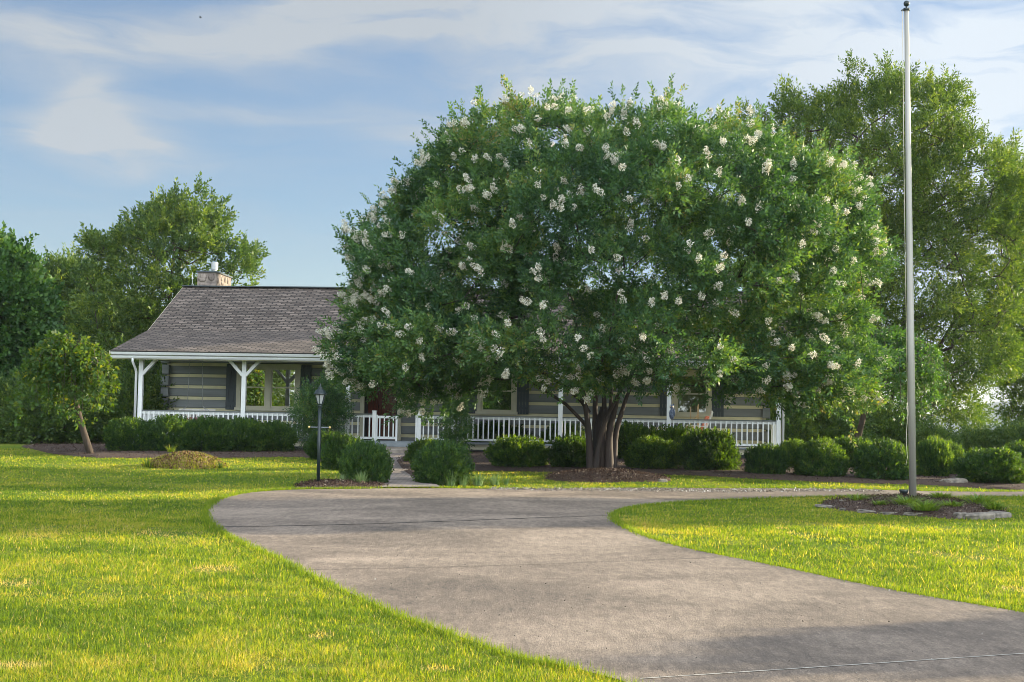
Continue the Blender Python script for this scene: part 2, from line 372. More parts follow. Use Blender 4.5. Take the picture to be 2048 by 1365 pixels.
# shingle roof (uv in metres)
def brick_mat(name, c1, c2, mortar, bw, bh, ms_=.01, sm=.1, bump=.4, rough=.9, off=.5):
    mt, t, b = base_mat(name)
    uvn = nd(t, 'ShaderNodeUVMap'); br = nd(t, 'ShaderNodeTexBrick')
    br.inputs['Scale'].default_value = 1; br.inputs['Brick Width'].default_value = bw; br.inputs['Row Height'].default_value = bh
    br.inputs['Mortar Size'].default_value = ms_; br.inputs['Mortar Smooth'].default_value = sm; br.inputs['Bias'].default_value = 0
    br.inputs['Color1'].default_value = (*c1, 1); br.inputs['Color2'].default_value = (*c2, 1); br.inputs['Mortar'].default_value = (*mortar, 1)
    br.offset = off
    t.links.new(uvn.outputs[0], br.inputs['Vector'])
    nz = nd(t, 'ShaderNodeTexNoise'); nz.inputs['Scale'].default_value = 1.2; nz.inputs['Detail'].default_value = 10; nz.inputs['Roughness'].default_value = .7
    t.links.new(uvn.outputs[0], nz.inputs['Vector'])
    mx = nd(t, 'ShaderNodeMix', data_type='RGBA', blend_type='MULTIPLY'); mx.inputs[0].default_value = .8
    rr = nd(t, 'ShaderNodeValToRGB'); rr.color_ramp.elements[0].color = (.55, .55, .55, 1); rr.color_ramp.elements[1].color = (1.4, 1.35, 1.3, 1)
    rr.color_ramp.elements[0].position = .3; rr.color_ramp.elements[1].position = .7
    t.links.new(nz.outputs[0], rr.inputs[0]); t.links.new(br.outputs['Color'], mx.inputs[6]); t.links.new(rr.outputs[0], mx.inputs[7])
    t.links.new(mx.outputs[2], b.inputs['Base Color']); b.inputs['Roughness'].default_value = rough
    bp = nd(t, 'ShaderNodeBump'); bp.inputs['Strength'].default_value = bump; bp.inputs['Distance'].default_value = .02; bp.invert = True
    t.links.new(br.outputs['Fac'], bp.inputs['Height']); t.links.new(bp.outputs[0], b.inputs['Normal'])
    return mt
M['shingle'] = brick_mat('shingles', (.082, .064, .054), (.19, .155, .132), (.018, .015, .013), .34, .15, .026, .4, 1.0)
M['brick'] = brick_mat('path_brick', (.20, .165, .15), (.31, .265, .24), (.10, .09, .08), .21, .11, .012, .1, .5)
M['chimney'] = mat('chimney_stone', (.10, .08, .07), .85, 0, 5, bump=.9, bscale=7, col2=(.30, .25, .21))

# ------------------------------------------------------------------ foliage
def rot_from_axis(ax, rng):
    """matrices whose local Z is ax, random spin"""
    n = len(ax); ax = ax / np.linalg.norm(ax, axis=1, keepdims=True)
    h = rng.normal(size=(n, 3)); x = np.cross(h, ax); x /= np.linalg.norm(x, axis=1, keepdims=True) + 1e-9
    y = np.cross(ax, x); return np.stack([x, y, ax], axis=2)
def sprig(rng, K, L, leaf, wr, spread=.9, droop=0.):
    """K rhombic leaves along a twig of length L"""
    V = []
    for i in range(K):
        z = L * (i + .5) / K; a = i * 2.4 + rng.uniform(-.5, .5)
        t = spread * (1 - .5 * i / K) + rng.uniform(-.25, .25)
        d = np.array([math.sin(t) * math.cos(a), math.sin(t) * math.sin(a), math.cos(t)])
        s = np.cross(d, rng.normal(size=3)); s /= np.linalg.norm(s); nn = np.cross(d, s)
        l = leaf * rng.uniform(.7, 1.2); w = l * wr
        b = np.array([0, 0, z]) + d * .01
        V += [b, b + d * l * .45 + s * w / 2 + nn * l * .05, b + d * l - np.array([0, 0, droop * l]), b + d * l * .45 - s * w / 2 + nn * l * .05]
    return np.array(V)
def leafcloud(pos, axis, rng, K=8, L=.3, leaf=.07, wr=.45, spread=.9, tint=None, tvar=.25, scale=None, nt=8):
    T = np.stack([sprig(rng, K, L, leaf, wr, spread) for _ in range(nt)])
    n = len(pos); ti = rng.integers(0, nt, n); Rm = rot_from_axis(axis, rng)
    sc = rng.uniform(.7, 1.25, n) if scale is None else scale
    V = np.einsum('nij,nkj->nki', Rm, T[ti]) * sc[:, None, None] + pos[:, None, :]
    V = V.reshape(-1, 3); F = np.arange(len(V), dtype=np.int32).reshape(-1, 4)
    tb = np.full(n, .4) if tint is None else tint
    tt = np.clip(np.repeat(tb + rng.normal(0, tvar * .8, n), K) + rng.normal(0, tvar * .7, n * K), 0, 1)
    return V, F, tt
def cluster_centres(ells, r, rng, n, shell=.82, zmin=None, inner=.12):
    """poisson-ish clump centres near the surface of a union of ellipsoids"""
    E = [(np.array(c, float), np.array(q, float)) for c, q in ells]
    area = np.array([(q[0] * q[1] + q[0] * q[2] + q[1] * q[2]) for c, q in E]); area /= area.sum()
    out = []; tries = 0
    while len(out) < n and tries < n * 60:
        tries += 1; i = rng.choice(len(E), p=area); c, q = E[i]
        u = rng.normal(size=3); u /= np.linalg.norm(u)
        inn = rng.random() < inner
        p = c + u * (q - r * .6).clip(.05) * (shell + rng.uniform(-.10, .12) if not inn else rng.uniform(.2, .8))
        if zmin is not None and p[2] < zmin: continue
        deep = min(np.linalg.norm((p - c2) / q2) for c2, q2 in E)
        if not inn and deep < .68: continue
        if out and np.min(np.linalg.norm(np.array(out) - p, axis=1)) < r * .75: continue
        out.append(p)
    return np.array(out)
def clump_sprigs(C, r, rng, per, flat=.75, centre=None, up=.5, ctint=.12, base=.35, rvar=.25, shoots=3):
    """sprig positions/axes over clumps"""
    rad = r * rng.uniform(1 - rvar, 1 + rvar, len(C)); cnt = np.maximum(3, (per * (rad / r) ** 2).astype(int))
    idx = np.repeat(np.arange(len(C)), cnt); n = len(idx)
    u = rng.normal(size=(n, 3)); u /= np.linalg.norm(u, axis=1, keepdims=True)
    cen = np.asarray(centre if centre is not None else C.mean(0))
    o = C[idx] - cen; o /= np.linalg.norm(o, axis=1, keepdims=True) + 1e-6
    u = u + o * .35 + np.array([0, 0, .25]); u /= np.linalg.norm(u, axis=1, keepdims=True)
    rr = rad[idx] * (rng.uniform(.15, 1.05, n) ** .6)
    pos = C[idx] + u * rr[:, None] * np.array([1, 1, flat])
    ax = u + o * .5 + np.array([0, 0, up]) + rng.normal(0, .35, (n, 3))
    if shoots:
        oc = C - cen; oc /= np.linalg.norm(oc, axis=1, keepdims=True) + 1e-6
        si = np.repeat(np.arange(len(C)), shoots * 5); k_ = np.tile(np.arange(5), len(C) * shoots)
        sd_ = np.repeat(oc[np.repeat(np.arange(len(C)), shoots)] * .8 + np.array([0, 0, .55]) + rng.normal(0, .45, (len(C) * shoots, 3)), 5, axis=0)
        sd_ /= np.linalg.norm(sd_, axis=1, keepdims=True); ln_ = np.repeat(rng.uniform(.8, 1.3, len(C) * shoots), 5)
        sp = C[si] + sd_ * (rad[si] * (.55 + .2 * k_ * ln_))[:, None]
        pos = np.concatenate([pos, sp + rng.normal(0, .02, sp.shape)]); ax = np.concatenate([ax, sd_ + rng.normal(0, .2, sp.shape)]); idx = np.concatenate([idx, si])
    ct = rng.normal(base, ctint, len(C)); return pos, ax, ct[idx], idx
class Skel:
    def __init__(s): s.p = []; s.par = []; s.fix = {}
    def add(s, p, par, r=None):
        s.p.append(np.array(p, float)); s.par.append(par)
        if r: s.fix[len(s.p) - 1] = r
        return len(s.p) - 1
    def chain(s, pts, par=-1, r=None):
        for i, p in enumerate(pts): par = s.add(p, par, r[i] if r else None)
        return par
    def grow(s, T, rng, step=.5, wig=.08, low=1.2):
        A0 = np.array(s.p); d0 = np.min(np.linalg.norm(T[:, None] - A0[None], axis=2), axis=1)
        for t_ in T[np.argsort(d0)]:
            A = np.array(s.p); v = t_ - A; d = np.linalg.norm(v, axis=1)
            cost = d + low * np.maximum(0, A[:, 2] - t_[2] + .15 * d)
            j = int(np.argmin(cost)); a = A[j]; L = d[j]
            if L < .15: continue
            n = max(1, int(L / step)); par = j
            pd = a - s.p[s.par[j]] if s.par[j] >= 0 else np.array([0, 0, 1.])
            pd = pd / (np.linalg.norm(pd) + 1e-6); mid = a + pd * L * .35
            for k in range(1, n + 1):
                q = k / n; w = (1 - q) ** 2 * a + 2 * q * (1 - q) * mid + q * q * t_
                if k < n: w = w + rng.normal(0, wig, 3)
                par = s.add(w, par)
    def build(s, tip=.012, ex=.42, sides=6, rmin=0):
        n = len(s.p); cnt = np.zeros(n); ch = np.zeros(n, int)
        for i in range(n):
            if s.par[i] >= 0: ch[s.par[i]] += 1
        cnt[ch == 0] = 1
        for i in range(n - 1, -1, -1):
            if s.par[i] >= 0: cnt[s.par[i]] += cnt[i]
        r = tip * np.maximum(cnt, 1) ** ex
        for k, v in s.fix.items(): r[k] = v
        V = []; F = []
        for i in range(n):
            j = s.par[i]
            if j < 0: continue
            a, b = s.p[j], s.p[i]; d = b - a; L = np.linalg.norm(d)
            if L < 1e-5: continue
            d /= L; h = np.array([1., 0, 0]) if abs(d[0]) < .8 else np.array([0, 1., 0])
            x = np.cross(h, d); x /= np.linalg.norm(x); y = np.cross(d, x); o = len(V)
            r0 = min(r[j], r[i] * 1.5) if not (j in s.fix and i in s.fix) else r[j]
            for (c, q) in ((a - d * r0 * .2, r0), (b + d * r[i] * .2, r[i])):
                for k in range(sides):
                    t_ = 2 * math.pi * k / sides; V.append(c + (x * math.cos(t_) + y * math.sin(t_)) * q)
            for k in range(sides): F.append((o + k, o + (k + 1) % sides, o + sides + (k + 1) % sides, o + sides + k))
        return np.array(V), np.array(F)
def make_tree(name, loc, label, cat, ells, seed, nclump, r, per, K, L, leaf, lm, trunk, group=None, wr=.5, bark='bark', zmin=None, up=.5, base=.35, tip=.014, inner=.12, flat=.75, tvar=.2, spread=.9, ctint=.12):
    rng = np.random.default_rng(seed); root = thing(name, loc, label, cat, group)
    C = cluster_centres(ells, r, rng, nclump, zmin=zmin, inner=inner)
    sk = Skel()
    for tr_ in trunk: sk.chain(*tr_) if isinstance(tr_, tuple) else sk.chain(tr_)
    sk.grow(C, rng, .6)
    V, F = sk.build(tip, .45, 6)
    obj('trunk', mesh_np('trunk', V, F, M[bark], smooth=True), root)
    pos, ax, ct, idx = clump_sprigs(C, r, rng, per, flat=flat, up=up, base=base, ctint=ctint)
    V, F, tt = leafcloud(pos, ax, rng, K, L, leaf, wr, spread, ct, tvar)
    obj('crown', mesh_np('crown', V, F, M[lm], tint=tt), root)
    return root, C
def place_copy(src, x, y, label, s=1., rz=0., group=None, sz=None, name=None, dz=0.):
    c = copy_tree(src); c.location = (x, y, hz(x, y) - .03 + dz); c.scale = (s, s, sz or s); c.rotation_euler = (0, 0, rz)
    c['label'] = label
    if group: c['group'] = group
    return c

# ------------------------------------------------------------------ ground
def axis_pts(a, b, st, far):
    mid = list(np.arange(a, b + 1e-6, st)); o = []; q = st
    x = b
    while x < far: q *= 1.35; x += q; o.append(x)
    o2 = []; x = a; q = st
    while x > -far: q *= 1.35; x -= q; o2.append(x)
    return np.array(o2[::-1] + mid + o)
xs = axis_pts(-24, 24, .5, 3500); ys = axis_pts(-2, 62, .4, 3500)
X, Y = np.meshgrid(xs, ys); Z = H(X, Y)
V = np.stack([X.ravel(), Y.ravel(), Z.ravel()], 1); nx, ny = len(xs), len(ys)
I = np.arange(nx * ny).reshape(ny, nx)
F = np.stack([I[:-1, :-1].ravel(), I[:-1, 1:].ravel(), I[1:, 1:].ravel(), I[1:, :-1].ravel()], 1)
tag(obj('lawn', mesh_np('lawn', V, F, M['lawn'], smooth=True)), kind='structure')

def smooth_poly(pts, n=4, closed=True):
    pts = [np.array(p[:2], float) for p in pts]; out = []; N = len(pts)
    for i in range(N):
        p0, p1, p2, p3 = pts[i - 1], pts[i], pts[(i + 1) % N], pts[(i + 2) % N]
        for k in range(n):
            t_ = k / n
            out.append(.5 * ((2 * p1) + (p2 - p0) * t_ + (2 * p0 - 5 * p1 + 4 * p2 - p3) * t_ ** 2 + (3 * p1 - p0 - 3 * p2 + p3) * t_ ** 3))
    return np.array(out)
def inside(poly, x, y):
    c = np.zeros(len(x), bool); n = len(poly)
    for i in range(n):
        x0, y0 = poly[i]; x1, y1 = poly[(i + 1) % n]
        if y0 == y1: continue
        k = ((y0 > y) != (y1 > y)) & (x < (x1 - x0) * (y - y0) / (y1 - y0) + x0); c ^= k
    return c
def drape(name, poly, off, step, m_, kind='structure', hump=None, uvang=None):
    poly = np.array(poly); a = poly.min(0); b = poly.max(0)
    gx, gy = np.meshgrid(np.arange(a[0], b[0], step), np.arange(a[1], b[1], step)); gx = gx.ravel(); gy = gy.ravel()
    k = inside(poly, gx, gy); gx = gx[k]; gy = gy[k]
    # keep clear of the outline
    dd = np.min(np.hypot(gx[:, None] - poly[None, :, 0], gy[:, None] - poly[None, :, 1]), axis=1) if len(gx) else gx
    gx = gx[dd > step * .35]; gy = gy[dd > step * .35]
    pts = [Vector((float(p[0]), float(p[1]))) for p in poly] + [Vector((float(x), float(y))) for x, y in zip(gx, gy)]
    n = len(poly); r_ = geometry.delaunay_2d_cdt(pts, [], [list(range(n))], 1, 1e-5)
    vs = np.array([[v[0], v[1]] for v in r_[0]])
    z = H(vs[:, 0], vs[:, 1]) + off
    if hump is not None:
        de = np.min(np.hypot(vs[:, 0:1] - poly[None, :, 0], vs[:, 1:2] - poly[None, :, 1]), axis=1)
        z = z + hump * np.clip(de / hump_w, 0, 1) ** .8 if False else z + hump(vs[:, 0], vs[:, 1], de)
    me = bpy.data.meshes.new(name); me.from_pydata([(float(x), float(y), float(q)) for (x, y), q in zip(vs, z)], [], [tuple(f) for f in r_[2]])
    me.materials.append(m_)
    for p in me.polygons: p.use_smooth = True
    if uvang is not None:
        uv = me.uv_layers.new(name='UVMap'); c, s = math.cos(uvang), math.sin(uvang)
        for l in me.loops:
            q = me.vertices[l.vertex_index].co; uv.data[l.index].uv = (q.x * c + q.y * s, -q.x * s + q.y * c)
    me.update()
    o = obj(name, me)
    if kind: tag(o, kind=kind)
    return o

def g2(x, y): return G(x, y)[:2]
left_edge = [(1230, 1364), (1060, 1325), (900, 1270), (780, 1225), (640, 1160), (560, 1120), (480, 1085), (432, 1057), (415, 1040), (417, 1020), (440, 1001), (490, 988), (570, 981.5)]
far_edge = [(700, 979.5), (900, 978), (1200, 977.5), (1500, 978), (1750, 981), (2048, 984.5), (2300, 988)]
isl = [(2300, 996), (2048, 995), (1800, 995), (1600, 996.5), (1400, 1004), (1290, 1013), (1240, 1024), (1225, 1036), (1240, 1052), (1290, 1075), (1400, 1104), (1600, 1144), (1800, 1185), (2048, 1228)]
LE = [g2(*p) for p in left_edge]; FE = [g2(*p) for p in far_edge]; IS = [g2(*p) for p in isl]
dv = IS[-1] - IS[-2]; dv /= np.linalg.norm(dv)
drive = [np.array([5.5, 2.0]), np.array([3.0, 5.5])] + LE + FE + [FE[-1] + np.array([12., -.5]), IS[0] + np.array([12., -.5])] + IS + [IS[-1] + dv * 3, IS[-1] + dv * 9, np.array([16., 2.0])]
DR = smooth_poly(drive, 5)
drape('driveway', DR, .012, .45, M['drive'])
def strip(name, a, b, w, off, m_, n=30, bow=0):
    a = np.array(a[:2]); b = np.array(b[:2]); d = b - a; q = np.array([-d[1], d[0]]) / np.linalg.norm(d)
    V = []; F = []
    for i in range(n + 1):
        t_ = i / n; p = a + d * t_ + q * bow * math.sin(math.pi * t_)
        for s in (-1, 1): e = p + q * s * w / 2 * (1 + .3 * math.sin(i * 2.1)); V.append((e[0], e[1], float(H(e[0], e[1])) + off))
        if i: F.append((2 * i - 2, 2 * i, 2 * i + 1, 2 * i - 1))
    return tag(obj(name, mesh_np(name, V, F, m_)), kind='structure')
strip('driveway_joint', g2(420, 1057), g2(1232, 1033), .05, .018, M['joint'])
strip('driveway_joint', g2(600, 1144), g2(1440, 1118), .022, .018, M['joint'])
strip('driveway_joint', g2(1280, 1364), g2(2200, 1302), .020, .016, M['edge'])

# ------------------------------------------------------------------ house frame
YAW = R(5.0)
pL = P(279, 860, 48.6)
ZB = 0.75
ux = np.array([math.cos(YAW), -math.sin(YAW), 0]); uy = np.array([math.sin(YAW), math.cos(YAW), 0])
HO = np.array([pL[0], pL[1], ZB])
def HL(x, y, yl):
    """pixel -> house local (x,z) on plane local y = yl"""
    d = ray(x, y); t_ = (yl - np.dot(EYE - HO, uy)) / np.dot(d, uy); p = EYE + d * t_ - HO
    return float(np.dot(p, ux)), float(p[2])
def HW(x, y, z=0): return HO + ux * x + uy * y + np.array([0, 0, z])
LEN = HL(1557, 860, 0)[0]
house = thing('log_house', tuple(HO), 'long low log house with blue-grey and cream striped walls and full front porch', 'house', rz=-YAW)
DK = 1.17 - ZB
WY = 3.0                 # wall front
def hb(): return MB()
WX0, WX1 = HL(324, 780, WY)[0], HL(1541, 800, WY)[0]
ZE0 = HL(222, 717, -.5)[1]; ZE1 = HL(222, 703, -.5)[1]      # gutter bottom / top
ZBEAM = HL(483, 719, 0)[1]
Xl = HL(222, 710, -.5)[0]; Xr = LEN + .8
ZBR = HL(308, 660, 3.1)[1]; ZRD = HL(368, 573, 6.9)[1]
# foundation + deck
b_ = hb(); b_.box(-.1, LEN + .1, .12, 10.4, -.6, DK - .18); b_.build('foundation', M['deckgrey'], house)
b_ = hb(); b_.box(-.22, LEN + .22, -.2, 3.2, DK - .05, DK)
b_.build('deck', M['deckgrey'], house)
b_ = hb(); b_.box(-.2, LEN + .2, -.14, -.09, DK - .22, DK - .053); b_.build('deck_fascia', M['trim'], house)
# windows
openings = []
def win_rect(x0, x1, y0, y1):
    a, z1 = HL(x0, y0, WY - .04); b2, z0 = HL(x1, y1, WY - .04); return a, b2, z0, z1
wl_ = win_rect(474, 599, 727.5, 823); wc_ = win_rect(955, 1033, 734, 830); wr_ = win_rect(1345, 1423, 741, 835)
dr_ = win_rect(722, 801, 738, 889)
dr_ = (dr_[0], dr_[1], DK, dr_[3])
for q in (wl_, wc_, wr_): openings.append((q[0] + .08, q[1] - .08, q[2] + .08, q[3] - .08))
openings.append((dr_[0] + .06, dr_[1] - .06, DK - .3, dr_[3] - .05))
# walls of logs
ztop = ZE1 + .55; zc0 = HL(390, 774.2, WY)[1]; PER = (HL(390, 751.7, WY)[1] - HL(390, 796.6, WY)[1]) / 2
nlow = int((zc0 - DK) / PER) + 1
lg = hb(); ck = hb()
def cut_spans(x0, x1, zc):
    sp = [(x0, x1)]
    for (a, b2, z0, z1) in openings:
        if z0 < zc < z1:
            new = []
            for (p, q) in sp:
                if b2 <= p or a >= q: new.append((p, q)); continue
                if a > p: new.append((p, a))
                if b2 < q: new.append((b2, q))
            sp = new
    return sp
zk = zc0 - nlow * PER
while zk < ztop:
    l0, l1 = zk + .052, zk + PER - .052
    for (p, q) in cut_spans(WX0 + .12, WX1 - .12, (l0 + l1) / 2): lg.bbox(p, q, WY, WY + .2, l0, l1, .03)
    for (p, q) in cut_spans(WX0 + .14, WX1 - .14, zk): ck.box(p, q, WY + .035, WY + .17, zk - .06, zk + .06)
    # end and rear walls
    for yy in (WX0 + .14, WX1 - .34):
        lg.box(yy, yy + .2, WY + .2, 10.3, l0, l1); ck.box(yy + .03, yy + .17, WY + .2, 10.3, zk - .06, zk + .06)
    lg.box(WX0 + .14, WX1 - .14, 10.3, 10.5, l0, l1); ck.box(WX0 + .16, WX1 - .16, 10.33, 10.47, zk - .06, zk + .06)
    # crossed log ends at the corners
    for s_, e in ((WX0, 1), (WX1, -1)):
        o2 = .05 * math.sin(zk * 9)
        lg.bbox(min(s_ - o2 * e, s_ + .26 * e), max(s_ - o2 * e, s_ + .26 * e), WY - .14 + o2 * .5, WY + .12, l0 - .03, l1 + .03, .035)
    zk += PER
lg.build('log_courses', M['log'], house); ck.build('chinking', M['chink'], house)
# inner back partition so the rooms are dark
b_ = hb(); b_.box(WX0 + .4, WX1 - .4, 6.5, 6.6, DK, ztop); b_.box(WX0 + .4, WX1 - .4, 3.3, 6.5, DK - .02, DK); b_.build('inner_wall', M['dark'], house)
def window(rect, double, blind):
    x0, x1, z0, z1 = rect; y0 = WY - .05; fr = .15
    f = hb()
    f.box(x0, x0 + fr, y0, WY + .1, z0 + .1, z1 - fr); f.box(x1 - fr, x1, y0, WY + .1, z0 + .1, z1 - fr)
    f.box(x0 - .02, x1 + .02, y0 - .01, WY + .1, z1 - fr, z1)
    if double:
        mx_ = (x0 + x1) / 2; f.box(mx_ - .09, mx_ + .09, y0 + .005, WY + .1, z0 + .1, z1 - fr)
    w = f.build('window', M['trim'], house)
    s_ = hb(); s_.box(x0 - .04, x1 + .04, y0 - .05, WY + .1, z0, z0 + .1); s_.build('sill', M['trim'], w)
    bays = [(x0 + fr, x1 - fr)] if not double else [(x0 + fr, mx_ - .09), (mx_ + .09, x1 - fr)]
    for (a, b2) in bays:
        s_ = hb(); zz0, zz1 = z0 + .1, z1 - fr; zm = (zz0 + zz1) / 2 + .02; t_ = .045
        ya, yb = WY - .01, WY + .035
        s_.box(a, a + t_, ya, yb, zz0, zz1); s_.box(b2 - t_, b2, ya, yb, zz0, zz1)
        s_.box(a + t_, b2 - t_, ya, yb, zz0, zz0 + .06); s_.box(a + t_, b2 - t_, ya, yb, zz1 - t_, zz1); s_.box(a + t_, b2 - t_, ya, yb, zm - .022, zm + .022)
        s_.build('sash', M['trim'], w)
        s_ = hb(); s_.box(a + t_ - .005, b2 - t_ + .005, WY + .008, WY + .014, zz0 + .05, zz1 - t_ + .005); s_.build('pane', M['glass2' if blind else 'glass'], w)
        if blind:
            s_ = hb(); n = 14
            for k in range(n): 
                xx = a + .02 + (b2 - a - .04) * k / n; s_.box(xx, xx + (b2 - a - .04) / n + .002, WY + .10 + .012 * (k % 2), WY + .118 + .012 * (k % 2), zz0 + .03, zz1)
            s_.build('curtain', M['blind'], w)
    return w
window(wl_, True, False); window(wc_, False, False); window(wr_, False, True)
# shutters
def shutter(x0, x1, z0, z1):
    s_ = hb(); n = 4; w = (x1 - x0) / n
    for k in range(n): s_.box(x0 + w * k + .004, x0 + w * (k + 1) - .004, WY - .035, WY - .002, z0, z1)
    for zz in (z0 + .16, (z0 + z1) / 2 - .04, z1 - .24): s_.box(x0 + .006, x1 - .006, WY - .055, WY - .035, zz, zz + .09)
    s_.build('shutter', M['shutter'], house)
for (a, b2, q) in ((451.5, 473, wl_), (600, 622, wl_), (931, 954, wc_), (1034, 1058, wc_), (1320, 1344, wr_), (1424, 1448, wr_)):
    shutter(HL(a, 780, WY - .04)[0], HL(b2, 780, WY - .04)[0], q[2] + .02, q[3] - .02)
# door
x0, x1, z0, z1 = dr_
f = hb(); f.box(x0, x0 + .14, WY - .05, WY + .1, DK, z1 - .14); f.box(x1 - .14, x1, WY - .05, WY + .1, DK, z1 - .14); f.box(x0 - .03, x1 + .03, WY - .06, WY + .1, z1 - .14, z1)
door = f.build('door', M['trim'], house)
f = hb(); a, b2 = x0 + .26, x1 - .20; f.box(a, b2, WY + .05, WY + .09, DK + .02, z1 - .16)
for (u0, u1, v0, v1) in ((.12, .46, .2, .95), (.54, .88, .2, .95), (.12, .46, 1.1, 1.8), (.54, .88, 1.1, 1.8)):
    f.box(a + (b2 - a) * u0, a + (b2 - a) * u1, WY + .035, WY + .05, DK + v0, DK + v1)
dl = f.build('door_leaf', M['doorwood'], door)
f = hb(); f.ball((b2 - .08, WY + .0, DK + .95), .035); f.tube([(b2 - .08, WY + .0, DK + .95), (b2 - .08, WY + .05, DK + .95)], .015); f.build('handle', M['brass'], door)
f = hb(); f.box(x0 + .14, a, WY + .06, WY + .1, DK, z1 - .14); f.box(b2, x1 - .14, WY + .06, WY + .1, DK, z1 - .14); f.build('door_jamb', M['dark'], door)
# porch beam, ceiling, posts
ZC = ZE0 + .10
b_ = hb(); b_.box(-.1, LEN + .1, -.07, .07, ZBEAM, ZC); b_.build('porch_beam', M['trim'], house)
b_ = hb(); b_.box(Xl + .03, Xr - .03, -.42, -.071, ZC - .03, ZC); b_.box(-.15, LEN + .15, .071, WY - .01, ZC - .03, ZC); b_.build('porch_ceiling', M['soffit'], house)
b_ = hb(); b_.box(Xl + .02, Xr - .02, -.46, -.423, ZE0 - .02, ZE1 + .02); b_.build('fascia', M['trim'], house)
# gutter: k-style profile
prof = [(-.465, ZE0 + .01), (-.53, ZE0 + .01), (-.56, ZE0 + .06), (-.555, ZE0 + .10), (-.60, ZE1 - .035), (-.60, ZE1), (-.585, ZE1), (-.585, ZE1 - .03), (-.48, ZE0 + .03), (-.465, ZE1)]
b_ = hb(); n_ = len(prof)
vv = [(x, p[0], p[1]) for x in (Xl, Xr) for p in prof]
b_.add(vv, [tuple(range(n_)), tuple(range(2 * n_ - 1, n_ - 1, -1))] + [(i, n_ + i, n_ + i + 1, i + 1) for i in range(n_ - 1)] + [(n_ - 1, 2 * n_ - 1, n_, 0)])
b_.build('gutter', M['gutter'], house)
BAY = LEN / 6
for i in range(7):
    px_ = i * BAY; b_ = hb(); b_.box(px_ - .07, px_ + .07, -.068, .068, DK, ZBEAM)
    post = b_.build('porch_post', M['white'], house, bevel=.006)
    for s_ in (-1, 1):
        if (i == 0 and s_ < 0) or (i == 6 and s_ > 0): continue
        q = hb(); q.beam((px_ + s_ * .05, 0, ZBEAM - .52), (px_ + s_ * .50, 0, ZBEAM - .03), .10, .115, (0, 1, 0)); q.build('brace', M['white'], post)
# downspouts
for (xx, s_) in ((-.13, -1), (LEN + .13, 1)):
    b_ = hb(); b_.tube([(xx, -.5, ZE0 + .02), (xx, -.5, ZE0 - .08), (xx, -.2, ZE0 - .32), (xx, -.12, ZE0 - .42), (xx, -.12, .1)], .04, 8); b_.build('downspout', M['gutter'], house)
# railing
RT = HL(1250, 0, 0)[1]
zr0 = HL(400, 820.5, 0)[1]; zr1 = HL(1480, 842, 0)[1]; ZR = (zr0 + zr1) / 2
print('rail', zr0 - DK, zr1 - DK, 'LEN', LEN, 'WX', WX0, WX1, 'ridge', ZRD + ZB, ZBR + ZB, 'eave', ZE0 + ZB, ZE1 + ZB, 'PER', PER, 'beam', ZBEAM + ZB)
nbal = [0]
bal_me = None
def railing(a, b2, name='railing', y0=0., y1=0.):
    """rail between two local points (a,y0)-(b2,y1)"""
    global bal_me
    A = Vector((a, y0, 0)); B = Vector((b2, y1, 0)); d = B - A; L = d.length; u = d.normalized()
    r_ = hb(); r_.beam(A + Vector((0, 0, ZR - .075)), B + Vector((0, 0, ZR - .075)), .04, .09, (0, 0, 1)); rail = r_.build(name, M['white'], house)
    q = hb(); q.beam(A + Vector((0, 0, ZR - .013)), B + Vector((0, 0, ZR - .013)), .13, .030, (0, 0, 1)); q.build('rail_cap', M['cap'], rail)
    q = hb(); q.beam(A + Vector((0, 0, DK + .09)), B + Vector((0, 0, DK + .09)), .04, .07, (0, 0, 1)); q.build('bottom_rail', M['white'], rail)
    if bal_me is None:
        q = hb(); q.box(-.02, .02, -.019, .019, DK + .126, ZR - .05); bal_me = q.mesh('baluster', M['white'])
    n = max(2, int(round(L / .166))); rest = hb()
    for k in range(n):
        p = A + d * ((k + .5) / n); off = Vector((u.y, -u.x, 0)) * .036
        if nbal[0] < 100 and y0 == y1:
            o = obj('baluster', bal_me, rail); o.location = (p.x + off.x, p.y + off.y, 0); nbal[0] += 1
        else: rest.box(p.x + off.x - .02, p.x + off.x + .02, p.y + off.y - .019, p.y + off.y + .019, DK + .126, ZR - .05)
    if rest.v: tag(rest.build('balusters', M['white'], rail), kind='stuff')
xg0, xg1, xg2, xg3 = HL(748.5, 860, 0)[0], HL(793, 860, 0)[0], HL(830, 860, 0)[0], HL(838.5, 860, 0)[0]
def newel(xx):
    q = hb(); q.box(xx - .06, xx + .06, -.07, .05, DK - .12, ZR + .07); q.box(xx - .07, xx + .07, -.08, .06, ZR + .07, ZR + .10); q.build('newel_post', M['white'], house, bevel=.005)
railing(.07, BAY - .07); railing(BAY + .07, 2 * BAY - .07); railing(2 * BAY + .07, xg0 - .06)
newel(xg0); newel(xg3)
railing(5 * BAY + .07, 6 * BAY - .07); railing(3 * BAY - .07, xg3 + .06) if False else railing(xg3 + .06, 3 * BAY - .07)
railing(3 * BAY + .07, 4 * BAY - .07); railing(4 * BAY + .07, 5 * BAY - .07)
railing(-.0, -.0, 'railing', .07, WY - .02); railing(LEN, LEN, 'railing', .07, WY - .02)
